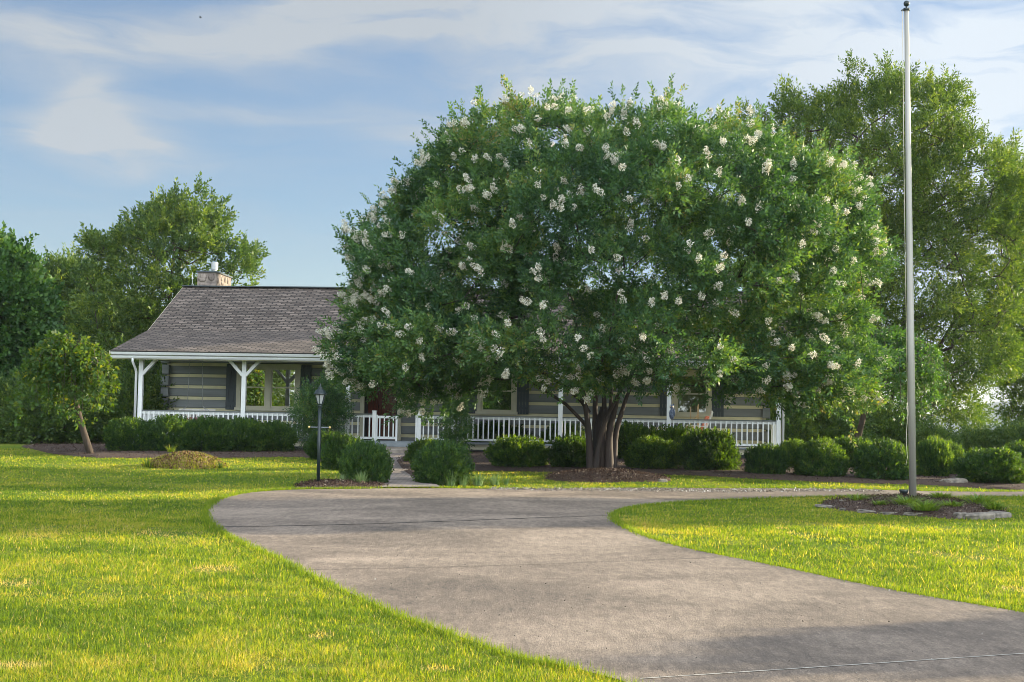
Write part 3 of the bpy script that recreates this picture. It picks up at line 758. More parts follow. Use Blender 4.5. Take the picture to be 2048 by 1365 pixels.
def gate(a, b2, y0, y1):
    A = Vector((a, y0, 0)); B = Vector((b2, y1, 0)); d = B - A
    q = hb()
    for z in (ZR - .10, DK + .10): q.beam(A + Vector((0, 0, z)), B + Vector((0, 0, z)), .04, .08)
    q.beam(A + Vector((0, 0, DK + .03)), A + Vector((0, 0, ZR - .03)), .05, .05); q.beam(B + Vector((0, 0, DK - .02)), B + Vector((0, 0, ZR - .03)), .06, .05)
    g_ = q.build('porch_gate', M['white'], house)
    for k in range(4):
        p = A + d * ((k + .7) / 4.4); q = hb(); q.box(p.x - .018, p.x + .018, p.y - .045, p.y - .02, DK + .12, ZR - .07); q.build('slat', M['white'], g_)
gate(xg0 + .08, xg1, 0, 0); gate(xg3 - .10, xg3 - .14, -.0, .78)
# roof
RF = [(-.62, ZE1 + .02), (3.1, ZBR), (6.9, ZRD), (10.7, ZBR), (12.2, ZBR - .5)]
def roof_mesh():
    vs = []; fs = []; uvs = []; th = .13
    for i in range(len(RF) - 1):
        (y0, z0), (y1, z1) = RF[i], RF[i + 1]; n = 1
        o = len(vs); L = math.hypot(y1 - y0, z1 - z0); base = [0, 3.9, 8.1, 12.3][i]
        vs += [(Xl, y0, z0), (Xr, y0, z0), (Xr, y1, z1), (Xl, y1, z1)]
        fs.append((o, o + 1, o + 2, o + 3)); uvs.append([(0, base), (Xr - Xl, base), (Xr - Xl, base + L), (0, base + L)])
    for i in range(len(RF) - 1):   # underside
        (y0, z0), (y1, z1) = RF[i], RF[i + 1]; o = len(vs)
        vs += [(Xl, y0, z0 - th), (Xr, y0, z0 - th), (Xr, y1, z1 - th), (Xl, y1, z1 - th)]
        fs.append((o + 3, o + 2, o + 1, o)); uvs.append([(0, 0)] * 4)
    o = len(vs); (y0, z0) = RF[0]
    vs += [(Xl, y0, z0 - .03), (Xr, y0, z0 - .03), (Xr, y0, z0), (Xl, y0, z0)]; fs.append((o, o + 1, o + 2, o + 3)); uvs.append([(0, 0)] * 4)
    me = bpy.data.meshes.new('roof'); me.from_pydata(vs, [], fs); uv = me.uv_layers.new(name='UVMap'); k = 0
    for u in uvs:
        for c in u: uv.data[k].uv = c; k += 1
    me.materials.append(M['shingle']); me.update(); return me
roof = obj('roof', roof_mesh(), house)
for xx in (Xl, Xr):       # rake boards
    b_ = hb()
    for i in range(len(RF) - 1): b_.beam((xx, RF[i][0], RF[i][1] - .085), (xx, RF[i + 1][0], RF[i + 1][1] - .085), .03, .15, (0, 0, 1))
    b_.build('rake_board', M['trim'], roof)
b_ = hb(); b_.beam((Xl, 6.9 - .09, ZRD + .0), (Xr, 6.9 - .09, ZRD + .0), .24, .035); b_.build('ridge_cap', M['shutter'], roof)
for xx in (WX0 + .2, WX1 - .4):  # gable infill
    b_ = hb(); b_.add([(xx, 3.2, ztop - .4), (xx, 10.3, ztop - .4), (xx, 10.3, ZBR - .15), (xx, 6.9, ZRD - .15), (xx, 3.2, ZBR - .15)], [(0, 1, 2, 3, 4)])
    b_.add([(xx + .15, 3.2, ztop - .4), (xx + .15, 10.3, ztop - .4), (xx + .15, 10.3, ZBR - .15), (xx + .15, 6.9, ZRD - .15), (xx + .15, 3.2, ZBR - .15)], [(4, 3, 2, 1, 0)]); b_.build('gable_wall', M['log'], house)
# chimney
ca, cz = HL(395, 545, 7.3); cb = HL(432, 545, 7.3)[0]; zt = cz
rng = np.random.default_rng(5); b_ = hb()
b_.box(ca, cb, 7.3, 9.4, ZBR, zt)
for side in range(2):
    for k in range(26 if side else 10):     # stones set proud of the faces
        w = rng.uniform(.09, .17); h = rng.uniform(.07, .13)
        if side == 0: cx = rng.uniform(ca + .12, cb - .12); c = (cx, 7.3 - .005, rng.uniform(ZRD - .1, zt - .1)); sq = (w, .03, h)
        else: c = (cb + .005, rng.uniform(7.42, 9.3), rng.uniform(ZRD - .6, zt - .1)); sq = (.03, w, h)
        b_.ball(c, 1, 6, sq)
ch = b_.build('chimney', M['chimney'], roof)
b_ = hb(); b_.box(ca - .05, cb + .05, 7.25, 9.45, zt, zt + .06); b_.build('chimney_cap', M['shutter'], ch)
fx, fz = HL(429, 535, 8.2); b_ = hb(); b_.lathe([(.09, 0), (.09, .14), (.135, .14), (.135, .42), (.12, .43), (0, .43)], (fx, 8.2, zt + .05), 16, False); b_.build('flue', M['metal'], ch)
lx_ = HL(385, 560, 6.9)[0]; b_ = hb(); b_.tube([(lx_, 6.9, ZRD), (lx_, 6.9, ZRD + .52)], .008, 6); b_.ball((lx_, 6.9, ZRD + .3), .035); b_.tube([(lx_ - .06, 6.9, ZRD), (lx_, 6.9, ZRD + .15), (lx_ + .06, 6.9, ZRD)], .008, 5); b_.build('lightning_rod', M['white'], roof)
# steps
sx0, sx1 = HL(752, 895, -.6)[0], HL(850, 895, -.6)[0]
b_ = hb(); b_.box(sx0, sx1, -.95, -.205, DK - .16, DK - .03); s1 = b_.build('step', M['deckgrey'], house)
b_ = hb(); b_.box(sx0 + .1, sx1 - .1, -.93, -.2, -.2, DK - .162); b_.build('step_riser', M['stone'], house)
# a strip of ground-level stone in front of the step
b_ = hb(); b_.box(sx0 - .1, sx1 + .1, -1.35, -.955, -.2, .19); b_.build('stone_step', M['stone'], house, bevel=.03)

# ------------------------------------------------------------------ things on the porch
def W3(x, y, z): return tuple(HW(x, y, z))
# swing
sx, _z = HL(388, 800, 1.6)
sw = thing('porch_swing', W3(sx, 1.7, DK + .42), 'white porch swing hanging on chains behind the left railing', 'swing', rz=-YAW)
q = hb(); wS = .62
for k in range(6): q.box(-wS, wS, -.25 + k * .09, -.25 + k * .09 + .07, 0, .025)
q.build('seat', M['chairwhite'], sw)
q = hb()
for k in range(11): q.box(-wS + k * .118, -wS + k * .118 + .07, .26 + .02, .285 + .02, .02, .5)
q.box(-wS, wS, .30, .33, .44, .52); q.build('backrest', M['chairwhite'], sw)
for s_ in (-1, 1):
    q = hb(); q.box(s_ * wS - .03, s_ * wS + .03, -.28, .32, .25, .28); q.box(s_ * wS - .025, s_ * wS + .025, -.26, -.22, 0, .25); q.build('armrest', M['chairwhite'], sw)
    q = hb(); zt_ = ZC - DK - .45
    q.tube([(s_ * wS * .35, .02, zt_), (s_ * wS * .42, .02, .62)], .009, 5)
    q.tube([(s_ * wS * .42, .02, .62), (s_ * wS, -.24, .27)], .008, 5); q.tube([(s_ * wS * .42, .02, .62), (s_ * wS, .3, .3)], .008, 5); q.build('chain', M['metal'], sw)
q = hb(); q.box(-.2, .35, -.18, .05, .03, .22)
tag(obj('cushion', q.mesh('cushion', M['red']), None, W3(sx, 1.7, DK + .43)), 'faded red cushion lying on the porch swing seat', 'cushion').rotation_euler = (.1, 0, -YAW)
# rocking chair
cx_, _z = HL(1392, 850, 1.6)
rc = thing('porch_chair', W3(cx_, 1.15, DK), 'white wooden rocking chair on the porch before the right window', 'chair', rz=-YAW)
# side view, facing -x
for s_ in (-.27, .27):
    q = hb(); q.tube([(-.48, s_, .07), (-.3, s_, .025), (0, s_, .02), (.3, s_, .04), (.5, s_, .11)], .02, 6); q.build('rocker', M['chairwhite'], rc)
    q = hb(); q.beam((.10, s_, .02), (.50, s_, 1.12), .05, .09, (0, 1, 0)); q.build('back_post', M['chairwhite'], rc)
    q = hb(); q.beam((-.28, s_, .03), (-.20, s_, .66), .05, .06, (0, 1, 0)); q.build('front_leg', M['chairwhite'], rc)
    q = hb(); q.beam((-.36, s_ * 1.08, .68), (.34, s_ * 1.08, .64), .10, .03, (0, 0, 1)); q.build('armrest', M['chairwhite'], rc)
q = hb(); q.beam((-.30, 0, .43), (.22, 0, .36), .52, .04, (0, 0, 1)); q.beam((-.30, 0, .40), (-.26, 0, .30), .54, .05, (0, 1, 0)); q.build('seat', M['chairwhite'], rc)
q = hb()
for k in range(5): q.beam((.21, -.2 + k * .1, .40), (.47, -.2 + k * .1, 1.08), .07, .02, (1, 0, 0))
q.beam((.47, -.28, 1.1), (.47, .28, 1.1), .06, .1); q.build('backrest', M['chairwhite'], rc)
q = hb(); q.beam((-.24, 0, .47), (.18, 0, .43), .44, .10, (0, 0, 1)); q.beam((.12, 0, .46), (.35, 0, .98), .42, .11, (1, 0, 0))
c_ = obj('cushion', q.mesh('cushion', M['coral']), None, W3(cx_, 1.15, DK)); c_.rotation_euler = (0, 0, -YAW)
bv = c_.modifiers.new('bevel', 'BEVEL'); bv.width = .04; bv.segments = 3
tag(c_, 'coral pink cushion on the white chair by the right window', 'cushion')
# wooden easel like frame standing behind chair
ex = HL(1392, 800, 2.2)[0]
q = hb(); e_ = thing('wooden_easel', W3(ex, 2.1, DK), 'pale wooden easel with pointed uprights behind the white porch chair', 'easel', rz=-YAW)
def stick(n, a, b2, w): q = hb(); q.beam(a, b2, w, w * .6, (0, 1, 0)); q.build(n, M['tanwood'], e_)
stick('upright', (.08, 0, 0), (.06, .0, 1.38), .055); stick('upright', (-.16, .1, .6), (-.17, .1, 1.28), .03)
stick('leg', (-.36, -.05, .55), (.06, -.02, 1.02), .045); stick('leg', (.18, -.05, .0), (.06, -.02, 1.02), .045); stick('crossbar', (-.32, -.04, .62), (.2, -.04, .62), .05)
# owl on the rail
ox, oz = HL(1342.5, 834, .0)
ow = thing('owl_decoy', W3(ox, 0, ZR + .002), 'dark blue owl figurine perched on the porch rail beside a post', 'owl figurine', rz=-YAW)
q = hb(); q.lathe([(0, 0), (.075, 0), (.095, .08), (.10, .18), (.085, .27), (.07, .30), (.08, .34), (.085, .39), (.07, .43), (.03, .45), (0, .45)], (0, 0, 0), 14); q.build('body', M['owl'], ow)
for s_ in (-1, 1):
    q = hb(); q.add([(s_ * .03, -.03, .43), (s_ * .085, -.03, .40), (s_ * .05, .04, .42), (s_ * .085, -.01, .50)], [(0, 1, 3), (1, 2, 3), (2, 0, 3), (0, 2, 1)]); q.build('ear', M['owl'], ow)
    q = hb(); q.ball((s_ * .095, 0, .2), 1, 8, (.03, .07, .13)); q.build('wing', M['owl'], ow)
    q = hb(); q.ball((s_ * .033, -.075, .375), .018, 8); q.build('eye', M['brass'], ow)

# ------------------------------------------------------------------ mulch beds, path
def bed(name, px_pts, off=.03, hump_=.06, label=None, cat=None, m_='mulch', chips=0, n=5, chipm='chip', size=.035, seed=1):
    poly = smooth_poly([g2(*p) for p in px_pts], n)
    return bed_xy(name, poly, off, hump_, label, cat, m_, chips, chipm, size, seed)
def bed_xy(name, poly, off=.03, hump_=.06, label=None, cat=None, m_='mulch', chips=0, chipm='chip', size=.035, seed=1):
    hf = lambda x, y, de: hump_ * np.clip(de / .8, 0, 1) ** .8 - .028 * (de < .02)
    o = drape(name, poly, off, .25, M[m_], 'stuff', hf)
    if chips:
        rng = np.random.default_rng(seed); a = poly.min(0); b2 = poly.max(0)
        x = rng.uniform(a[0], b2[0], chips * 3); y = rng.uniform(a[1], b2[1], chips * 3); k = inside(poly, x, y); x = x[k][:chips]; y = y[k][:chips]
        de = np.min(np.hypot(x[:, None] - poly[None, :, 0], y[:, None] - poly[None, :, 1]), axis=1)
        z = H(x, y) + off + hf(x, y, de) + rng.uniform(0, .02, len(x))
        ax = rng.normal(size=(len(x), 3)) * np.array([1, 1, .5])
        V, F, tt = leafcloud(np.stack([x, y, z], 1), ax, rng, 2, .03, size, .45, 1.2, rng.uniform(0, 1, len(x)) ** 1.5, .1)
        c = obj('chips', mesh_np('chips', V, F, M[chipm], tint=tt), o); c['kind'] = 'stuff'
    return o, poly
BEDS = []
def hpoly(pts): return np.array([HW(a, b2)[:2] for a, b2 in pts])
# left house bed
pl = smooth_poly([g2(*p) for p in ((150, 914), (300, 917), (450, 917), (590, 915), (640, 922), (660, 940))] + [HW(xg0 - .2, -1.0)[:2], HW(xg0 - .2, .0)[:2], HW(-1.5, 0)[:2], HW(-3.5, -1)[:2]], 3)
o, pl = bed_xy('mulch_bed', pl, .03, .05, chips=7000, seed=3); BEDS.append(pl); tag(o, 'mulch bed under the shrubs left of the front steps', 'mulch bed')
pl = smooth_poly([g2(*p) for p in ((835, 962), (900, 945), (1000, 943), (1120, 946), (1300, 950), (1450, 955), (1600, 963), (1750, 968), (1900, 973), (2100, 980))] + [np.array([16.5, 42.]), np.array([12., 44.5]), HW(LEN + .6, -.3)[:2], HW(xg3 + .3, -.1)[:2]], 3)
o, pl = bed_xy('mulch_bed', pl, .03, .05, chips=14000, seed=4); BEDS.append(pl); tag(o, 'mulch bed under the shrubs right of the front steps', 'mulch bed')
o, pl = bed('mulch_ring', ((1090, 957), (1160, 946), (1240, 945), (1300, 955), (1340, 963), (1230, 966), (1130, 964)), .035, .13, chips=5000, seed=5, size=.045); BEDS.append(pl)
tag(o, 'dark mulch ring around the flowering tree trunk', 'mulch ring')
o, pl = bed('mulch_ring', ((595, 972), (625, 967), (660, 967), (740, 970), (775, 976), (700, 978.5), (600, 978)), .03, .07, chips=2500, seed=6, size=.04); BEDS.append(pl)
tag(o, 'mulch strip at the foot of the lamp post', 'mulch ring')
o, pl = bed('mulch_ring', ((1640, 1010), (1700, 1000), (1800, 997), (1900, 1003), (1990, 1016), (2015, 1032), (1930, 1040), (1800, 1032), (1700, 1024)), .03, .09, chips=5500, seed=7, size=.035); FB = pl; BEDS.append(pl)
tag(o, 'mounded mulch bed around the flagpole', 'mulch bed')
# brick path
pp = [HW(xg1 - 1.25, -1.3)[:2], g2(776, 940), g2(775, 960), g2(760, 978.5), g2(880, 978.0), g2(845, 955), g2(830, 935), HW(xg3 + .1, -1.3)[:2]]
drape('path', np.array(pp), .045, .3, M['brick'], uvang=0); PATH = np.array(pp)
# dirt mound on the left lawn
mc = G(362, 936); mc = (float(mc[0]), float(mc[1]) + .5)
rng = np.random.default_rng(9); n = 40; V = []; F = []
from mathutils import noise as mn
for j in range(n + 1):
    for i in range(n + 1):
        a = (i / n * 2 - 1) * 1.15; b2 = (j / n * 2 - 1) * 1.0; r2 = (a / 1.0) ** 2 + (b2 / .9) ** 2
        h = .28 * max(0, 1 - r2) ** .8 * (1 + .12 * math.sin(a * 3 + 1)) + .035 * mn.noise(Vector((a * 3, b2 * 3, 1))) * (r2 < 1) - .03
        xx, yy = mc[0] + a, mc[1] + b2; V.append((xx, yy, hz(xx, yy) + h + (.035 * rng.random() if r2 < 1 else 0)))
for j in range(n):
    for i in range(n): F.append((j * (n + 1) + i, j * (n + 1) + i + 1, (j + 1) * (n + 1) + i + 1, (j + 1) * (n + 1) + i))
mound = obj('dirt_mound', mesh_np('dirt_mound', V, F, M['dirt']))
def mound_h(a, b2):
    r2 = (a / 1.0) ** 2 + (b2 / .9) ** 2
    return .28 * np.clip(1 - r2, 0, 1) ** .8 * (1 + .12 * np.sin(a * 3 + 1))
ma = rng.uniform(-1.1, 1.1, 9000); mb = rng.uniform(-1, 1, 9000); kk = (ma ** 2 + (mb / .9) ** 2) < 1.05; ma = ma[kk]; mb = mb[kk]
px3 = np.stack([mc[0] + ma, mc[1] + mb, H(mc[0] + ma, mc[1] + mb) + mound_h(ma, mb) + rng.uniform(-.01, .03, len(ma))], 1)
Vc, Fc, tc_ = leafcloud(px3, rng.normal(size=px3.shape), rng, 2, .03, .055, .8, 1.2, rng.uniform(0, 1, len(ma)), .1)
clod = obj('clods', mesh_np('clods', Vc, Fc, M['clod'], tint=tc_), mound); clod['kind'] = 'stuff'
kk = rng.random(len(ma)) < (.10 + .5 * (ma ** 2 + mb ** 2)); gp = px3[kk]
Vc, Fc = (None, None)
tag(mound, 'low mound of bare brown soil with weeds on the left lawn', 'dirt mound')

MOUND_PTS = gp
# ------------------------------------------------------------------ grass
def blades(x, y, rng, h, w, lean, z0=None, tint=None):
    n = len(x); z = H(x, y) if z0 is None else z0
    a = rng.uniform(0, 2 * math.pi, n); dx, dy = np.cos(a), np.sin(a)
    la = rng.uniform(0, 2 * math.pi, n); ll = np.minimum(np.abs(rng.normal(0, lean, n)), 1.9) * h
    b0 = np.stack([x - dx * w / 2, y - dy * w / 2, z - .005], 1); b1 = np.stack([x + dx * w / 2, y + dy * w / 2, z - .005], 1)
    tp = np.stack([x + np.cos(la) * ll, y + np.sin(la) * ll, z + h * np.sqrt(np.clip(1 - (ll / h) ** 2 * .5, .2, 1))], 1)
    V = np.stack([b0, b1, tp], 1).reshape(-1, 3); F = np.arange(len(V), dtype=np.int32).reshape(-1, 3); return V, F
from numpy.random import default_rng
def vnoise(x, y, s, seed):
    r_ = default_rng(seed); g = r_.random((256, 256)); xi = (x * s) % 255; yi = (y * s) % 255
    i = xi.astype(int); j = yi.astype(int); fx_ = xi - i; fy_ = yi - j; fx_ = fx_ * fx_ * (3 - 2 * fx_); fy_ = fy_ * fy_ * (3 - 2 * fy_)
    return g[i, j] * (1 - fx_) * (1 - fy_) + g[i + 1, j] * fx_ * (1 - fy_) + g[i, j + 1] * (1 - fx_) * fy_ + g[i + 1, j + 1] * fx_ * fy_
BARE = [(*g2(a, b2), rx, ry) for a, b2, rx, ry in ((1603, 1070, .28, .5), (1560, 1058, .16, .3), (1700, 1056, .12, .3), (1765, 1052, .12, .3), (1885, 1110, .2, .35), (1960, 1118, .22, .35), (1830, 1105, .1, .3), (25, 1170, .30, .35), (1550, 1100, .1, .3), (2030, 1180, .2, .3), (640, 1275, .12, .2), (30, 1335, .25, .2), (880, 1340, .15, .15), (330, 1070, .5, .5), (430, 1140, .3, .4))]
def grass_field(N, y0, y1, powr, hh, ww, seed, lean=.7):
    rng = default_rng(seed); u = rng.random(N)
    if powr == 1: y = y0 * (y1 / y0) ** u
    else: y = (y0 ** (1 - powr) + u * (y1 ** (1 - powr) - y0 ** (1 - powr))) ** (1 / (1 - powr))
    hw_ = .345 * y + 1.6; x = rng.uniform(-1, 1, N) * hw_
    k = ~inside(DR, x, y)
    for pl in BEDS + [PATH]: k &= ~inside(pl, x, y)
    bare = vnoise(x + 50, y + 50, 1.6, 3) * .5 + vnoise(x + 50, y + 50, 5., 4) * .3 + vnoise(x + 50, y + 50, 14., 7) * .2
    k &= (rng.random(N) > (bare > .66) * .75)
    dry_ = np.zeros(len(x), bool)
    for (cx, cy, rx, ry) in BARE:
        q = ((x - cx) / rx) ** 2 + ((y - cy) / ry) ** 2 < rng.uniform(.3, 1.2, len(x)); dry_ |= q
    k &= ~(dry_ & (rng.random(N) < .75))
    x = x[k]; y = y[k]; bare = bare[k]; dry_ = dry_[k]; n = len(x)
    p1 = vnoise(x + 50, y + 50, .5, 5) * .45 + vnoise(x + 50, y + 50, 2.3, 6) * .35 + vnoise(x + 50, y + 50, 9., 8) * .2
    h = rng.uniform(.55, 1.35, n) * hh * (.7 + .8 * vnoise(x + 50, y + 50, 4., 9)) * np.clip(.6 + y / 30, .7, 1.2)
    w = ww * (y / 12.) * rng.uniform(.7, 1.3, n)
    tall = rng.random(n) < .01; h[tall] *= 1.8
    V, F = blades(x, y, rng, h, w, lean)
    tint = np.clip((p1 - .5) * 1.1 + .44 + (bare - .5) * .6 + rng.normal(0, .22, n), 0, .93); dry = rng.random(n) < .035; tint[dry | dry_] = 1; h[dry_] *= .55
    return V, F, tint
parts_ = [grass_field(640000, 8.2, 24, 1.9, .036, .0085, 11, 1.7), grass_field(280000, 22, 46, 1.5, .032, .0080, 12, 1.7)]
# denser fringe hanging over the driveway edge
rng = default_rng(13); E_ = np.concatenate([DR[i:i + 1] + (DR[(i + 1) % len(DR)] - DR[i])[None] * rng.random((240, 1)) for i in range(len(DR))])
E_ = E_ + rng.normal(0, .045, E_.shape); k = ~inside(DR, E_[:, 0], E_[:, 1]) | (rng.random(len(E_)) < .25)
k &= (E_[:, 1] > 8.5) & (np.abs(E_[:, 0]) < .36 * E_[:, 1] + 1.5); E_ = E_[k]
Vb, Fb = blades(E_[:, 0], E_[:, 1], rng, rng.uniform(.04, .085, len(E_)), .0065 * E_[:, 1] / 12, .8); parts_.append((Vb, Fb, rng.uniform(.1, .6, len(E_))))
mp_ = MOUND_PTS[rng.integers(0, len(MOUND_PTS), 15000)]; mp_ = mp_ + rng.normal(0, .03, mp_.shape) * np.array([1, 1, 0])
Vb, Fb = blades(mp_[:, 0], mp_[:, 1], rng, rng.uniform(.03, .10, len(mp_)), .010, .9, z0=mp_[:, 2]); parts_.append((Vb, Fb, rng.uniform(.2, .95, len(mp_))))
vo = 0; VV = []; FF = []; TT = []
for V, F, tt in parts_: VV.append(V); FF.append(F + vo); TT.append(tt); vo += len(V)
tag(obj('grass', mesh_np('grass', np.concatenate(VV), np.concatenate(FF), M['grass'], tint=np.concatenate(TT))), 'mown yellow-green lawn grass on both sides of the driveway', 'grass', kind='stuff')

# weeds on the mound, the flag bed and the lamp bed; liriope tufts along the drive
def tuft(loc, rng, n, h, spread, name='grass_tuft', label='', cat='grass tuft', group=None, m_='tuft', w=.012):
    a = rng.uniform(0, 2 * math.pi, n); r0 = rng.uniform(0, spread * .5, n); hh = h * rng.uniform(.5, 1.1, n); out = spread * rng.uniform(.2, 1.1, n)
    V = []; F = []
    for i in range(n):
        c, s = math.cos(a[i]), math.sin(a[i]); bx, by = c * r0[i], s * r0[i]; o = len(V)
        for t_ in (0, .35, .7, 1.0):
            rr = out[i] * t_ ** 1.6; z = hh[i] * (t_ - .35 * t_ * t_ * (out[i] / spread)); ww = w * (1 - t_ * .92)
            V += [(bx + c * rr - s * ww, by + s * rr + c * ww, z), (bx + c * rr + s * ww, by + s * rr - c * ww, z)]
        for k_ in range(3): F.append((o + 2 * k_, o + 2 * k_ + 1, o + 2 * k_ + 3, o + 2 * k_ + 2))
    me = mesh_np(name, V, F, M[m_], tint=np.repeat(rng.random(n), 3)); return tag(obj(name, me, None, loc), label, cat, group)
rng = default_rng(21)
for (x, y, s, lab) in ((722, 973, 1.0, 'pale spiky grass tuft in front of the bush beside the lamp post'), (684, 971, .7, 'small grass tuft in the mulch just right of the lamp post'),
                       (900, 973, 1.0, 'pale grass tuft at the foot of the bush right of the brick path'), (880, 972, .7, 'leftmost small grass tuft right of the brick path'), (925, 973, .9, 'pale grass tuft second right of the path bush by the drive'),
                       (955, 973, .9, 'pale grass tuft between the path bush and the tree by the drive'), (990, 972, .8, 'grass tuft nearest the flowering tree along the drive edge'), (1012, 971, .5, 'smallest grass tuft at the right end of the drive edge row')):
    p = G(x, y); tuft((p[0], p[1], p[2] + .02), rng, int(110 * s), .34 * s + .05, .24 * s, label=lab, group='grass tufts along the driveway edge')
for i, (x, y, s, lab) in enumerate(((1715, 1012, .8, 'low weed clump at the left part of the flagpole bed'), (1815, 1022, 1.2, 'weed clump in front of the flagpole'), (1880, 1008, .9, 'weed clump right behind the flagpole bed centre'), (1850, 1032, 1.1, 'weed clump over the front stones right of the flagpole'),
                       (1905, 1026, .8, 'weed clump in the middle of the right half of the flagpole bed'), (1960, 1018, 1.2, 'weed clump at the right end of the flagpole bed'), (1990, 1030, .8, 'weed clump beside the rightmost edging stone'), (1760, 1022, .6, 'small weed clump left of the flagpole behind flat stones'))):
    p = G(x, y); tuft((p[0], p[1], p[2] + .10), rng, int(150 * s), .17 * s + .03, .42 * s, 'weed', lab, 'weed', 'weeds in the flagpole bed', 'weed', .017)
for i, (x, y, s, lab) in enumerate(((292, 938, 1, 'weed at the left foot of the dirt mound'), (338, 922, .9, 'weed growing on top of the dirt mound'), (415, 935, 1., 'weed at the right foot of the dirt mound'), (437, 940, .7, 'small weed right of the dirt mound'))):
    p = G(x, y); tuft((p[0], p[1] + .2, hz(p[0], p[1] + .2) + (.22 if i == 1 else .02)), rng, int(50 * s), .30 * s, .22 * s, 'weed', lab, 'weed', 'weeds around the dirt mound', 'weepleaf', .016)
# gravel strewn on the far edge of the drive
rng = default_rng(23); n = 2600; t_ = rng.random(n); a_ = np.array(g2(980, 978)); b2_ = np.array(g2(1760, 983)); x = a_[0] + (b2_[0] - a_[0]) * t_; y = a_[1] + (b2_[1] - a_[1]) * t_ + rng.normal(-.25, .22, n)
V, F, tt = leafcloud(np.stack([x, y, H(x, y) + .02], 1), rng.normal(size=(n, 3)), rng, 2, .01, .035, .8, 1.2, rng.random(n) ** 2, .05)
tag(obj('gravel', mesh_np('gravel', V, F, M['gravel'], tint=tt)), 'loose pale gravel scattered along the far driveway edge', 'gravel', kind='stuff')
n = 1500; y = 9 * (34 / 9.) ** rng.random(n); x = rng.uniform(-1, 1, n) * (.35 * y + 1); k = inside(DR, x, y); x = x[k]; y = y[k]; n = len(x)
V, F, tt = leafcloud(np.stack([x, y, H(x, y) + .02], 1), rng.normal(size=(n, 3)) * np.array([1, 1, .3]), rng, 1, .01, .016, .6, 1.2, .8 * rng.random(n), .05)
tag(obj('leaf_litter', mesh_np('leaf_litter', V, F, M['gravel'], tint=tt)), 'dry leaf bits and grit scattered over the driveway', 'leaf litter', kind='stuff')
# ---- edging stones around the flag bed
def rock(loc, sx_, sy_, sz_, rz, seed, label, m_='rock', group='stones edging the flagpole bed', name='edging_stone'):
    rng = default_rng(seed); q = MB(); n = 9; v = []
    for i in range(n + 1):
        for k in range(12):
            th = math.pi * i / n; ph = 2 * math.pi * k / 12
            p = np.array([math.sin(th) * math.cos(ph), math.sin(th) * math.sin(ph), -math.cos(th)])
            p = np.sign(p) * np.abs(p) ** .5; w = 1 + .28 * mn.noise(Vector((p * 1.6 + seed * 7.3).tolist()))
            v.append((p[0] * sx_ * w, p[1] * sy_ * w, p[2] * sz_ * w * (1 + .2 * p[0] * math.sin(seed))))
    f = [(i * 12 + k, i * 12 + (k + 1) % 12, (i + 1) * 12 + (k + 1) % 12, (i + 1) * 12 + k) for i in range(n) for k in range(12)]
    q.add(v, f); o = q.build(name, M[m_]); o.location = loc; o.rotation_euler = (rng.uniform(-.08, .08), rng.uniform(-.08, .08), rz); return tag(o, label, 'stone', group)
ST = [(1652, 1016, .20, .13, .035, .2, 'flat stone at the far left tip of the flagpole bed'), (1680, 1011, .14, .10, .06, .9, 'rounded grey stone upon the left tip of the flagpole bed'), (1712, 1014, .16, .12, .05, 0, 'tilted grey stone third from the left tip of the flagpole bed'),
      (1700, 1022, .22, .10, .025, -.2, 'thin flat slab on the near left edge of the flagpole bed'), (1740, 1027, .24, .09, .035, -.15, 'long thin slab left of the flagpole on the near edge'), (1785, 1030, .22, .07, .03, -.1, 'thin slab directly in front of the flagpole'),
      (1838, 1033, .26, .07, .04, -.1, 'pale slab on the near edge just right of the flagpole'), (1922, 1038, .13, .12, .07, .3, 'pale chunky stone on the near right edge of the flagpole bed'), (1957, 1040, .26, .10, .08, -.05, 'large brown block on the near right edge of the flagpole bed'),
      (2000, 1036, .20, .11, .07, .1, 'light stone at the right end of the flagpole bed'), (1944, 1017, .13, .11, .10, .2, 'dark cube-like stone standing behind the right half of the bed'), (1985, 1018, .22, .09, .035, .1, 'thin dark slab on the far right edge of the bed'), (1918, 1012, .12, .08, .04, .4, 'small grey stone on the far edge right of the flagpole')]
for i, (x, y, a, b2, c, rz, lab) in enumerate(ST):
    p = G(x, y); rock((p[0], p[1], p[2] + c * .6), a, b2, c, rz, i + 1, lab)
p = G(1325, 965); rock((p[0], p[1], p[2] + .03), .11, .07, .05, .3, 31, 'small pale rock at the right edge of the tree mulch ring', group=None, name='rock')
p = G(1915, 972); rock((p[0], p[1] + .3, p[2] + .05), .35, .2, .13, .1, 33, 'low grey rock between the right-hand bushes beyond the drive', group=None, name='rock')

# ------------------------------------------------------------------ flagpole
fb = G(1826, 1007); ft = P(1813, 22, fb[1]); fb = np.array([fb[0], fb[1], hz(fb[0], fb[1]) - .05])
fp = thing('flagpole', tuple(fb), 'tall bare aluminium flagpole rising from the stone edged mulch bed', 'flagpole')
d = ft - fb; q = hb(); q.tube([(0, 0, 0), tuple(d * .35), tuple(d * .7), tuple(d)], [.074, .070, .058, .046], 20); q.build('pole', M['pole'], fp)
q = hb(); q.tube([tuple(d), tuple(d + np.array([0, 0, .05]))], [.065, .065], 14); q.tube([tuple(d + np.array([0, 0, .05])), tuple(d + np.array([0, 0, .09]))], .02, 8); q.beam(d + np.array([-.05, 0, .03]), d + np.array([-.11, 0, .0]), .02, .03); q.build('truck', M['black'], fp)
q = hb(); q.ball(d + np.array([0, 0, .15]), .062, 12); q.build('finial', M['black'], fp)
c0 = P(1817, 822, fb[1]) - fb; q = hb(); q.beam(c0 + np.array([0, 0, -.10]), c0 + np.array([-.01, 0, .10]), .025, .02); q.beam(c0 + np.array([0, 0, -.02]), c0 + np.array([.05, 0, -.02]), .03, .03)
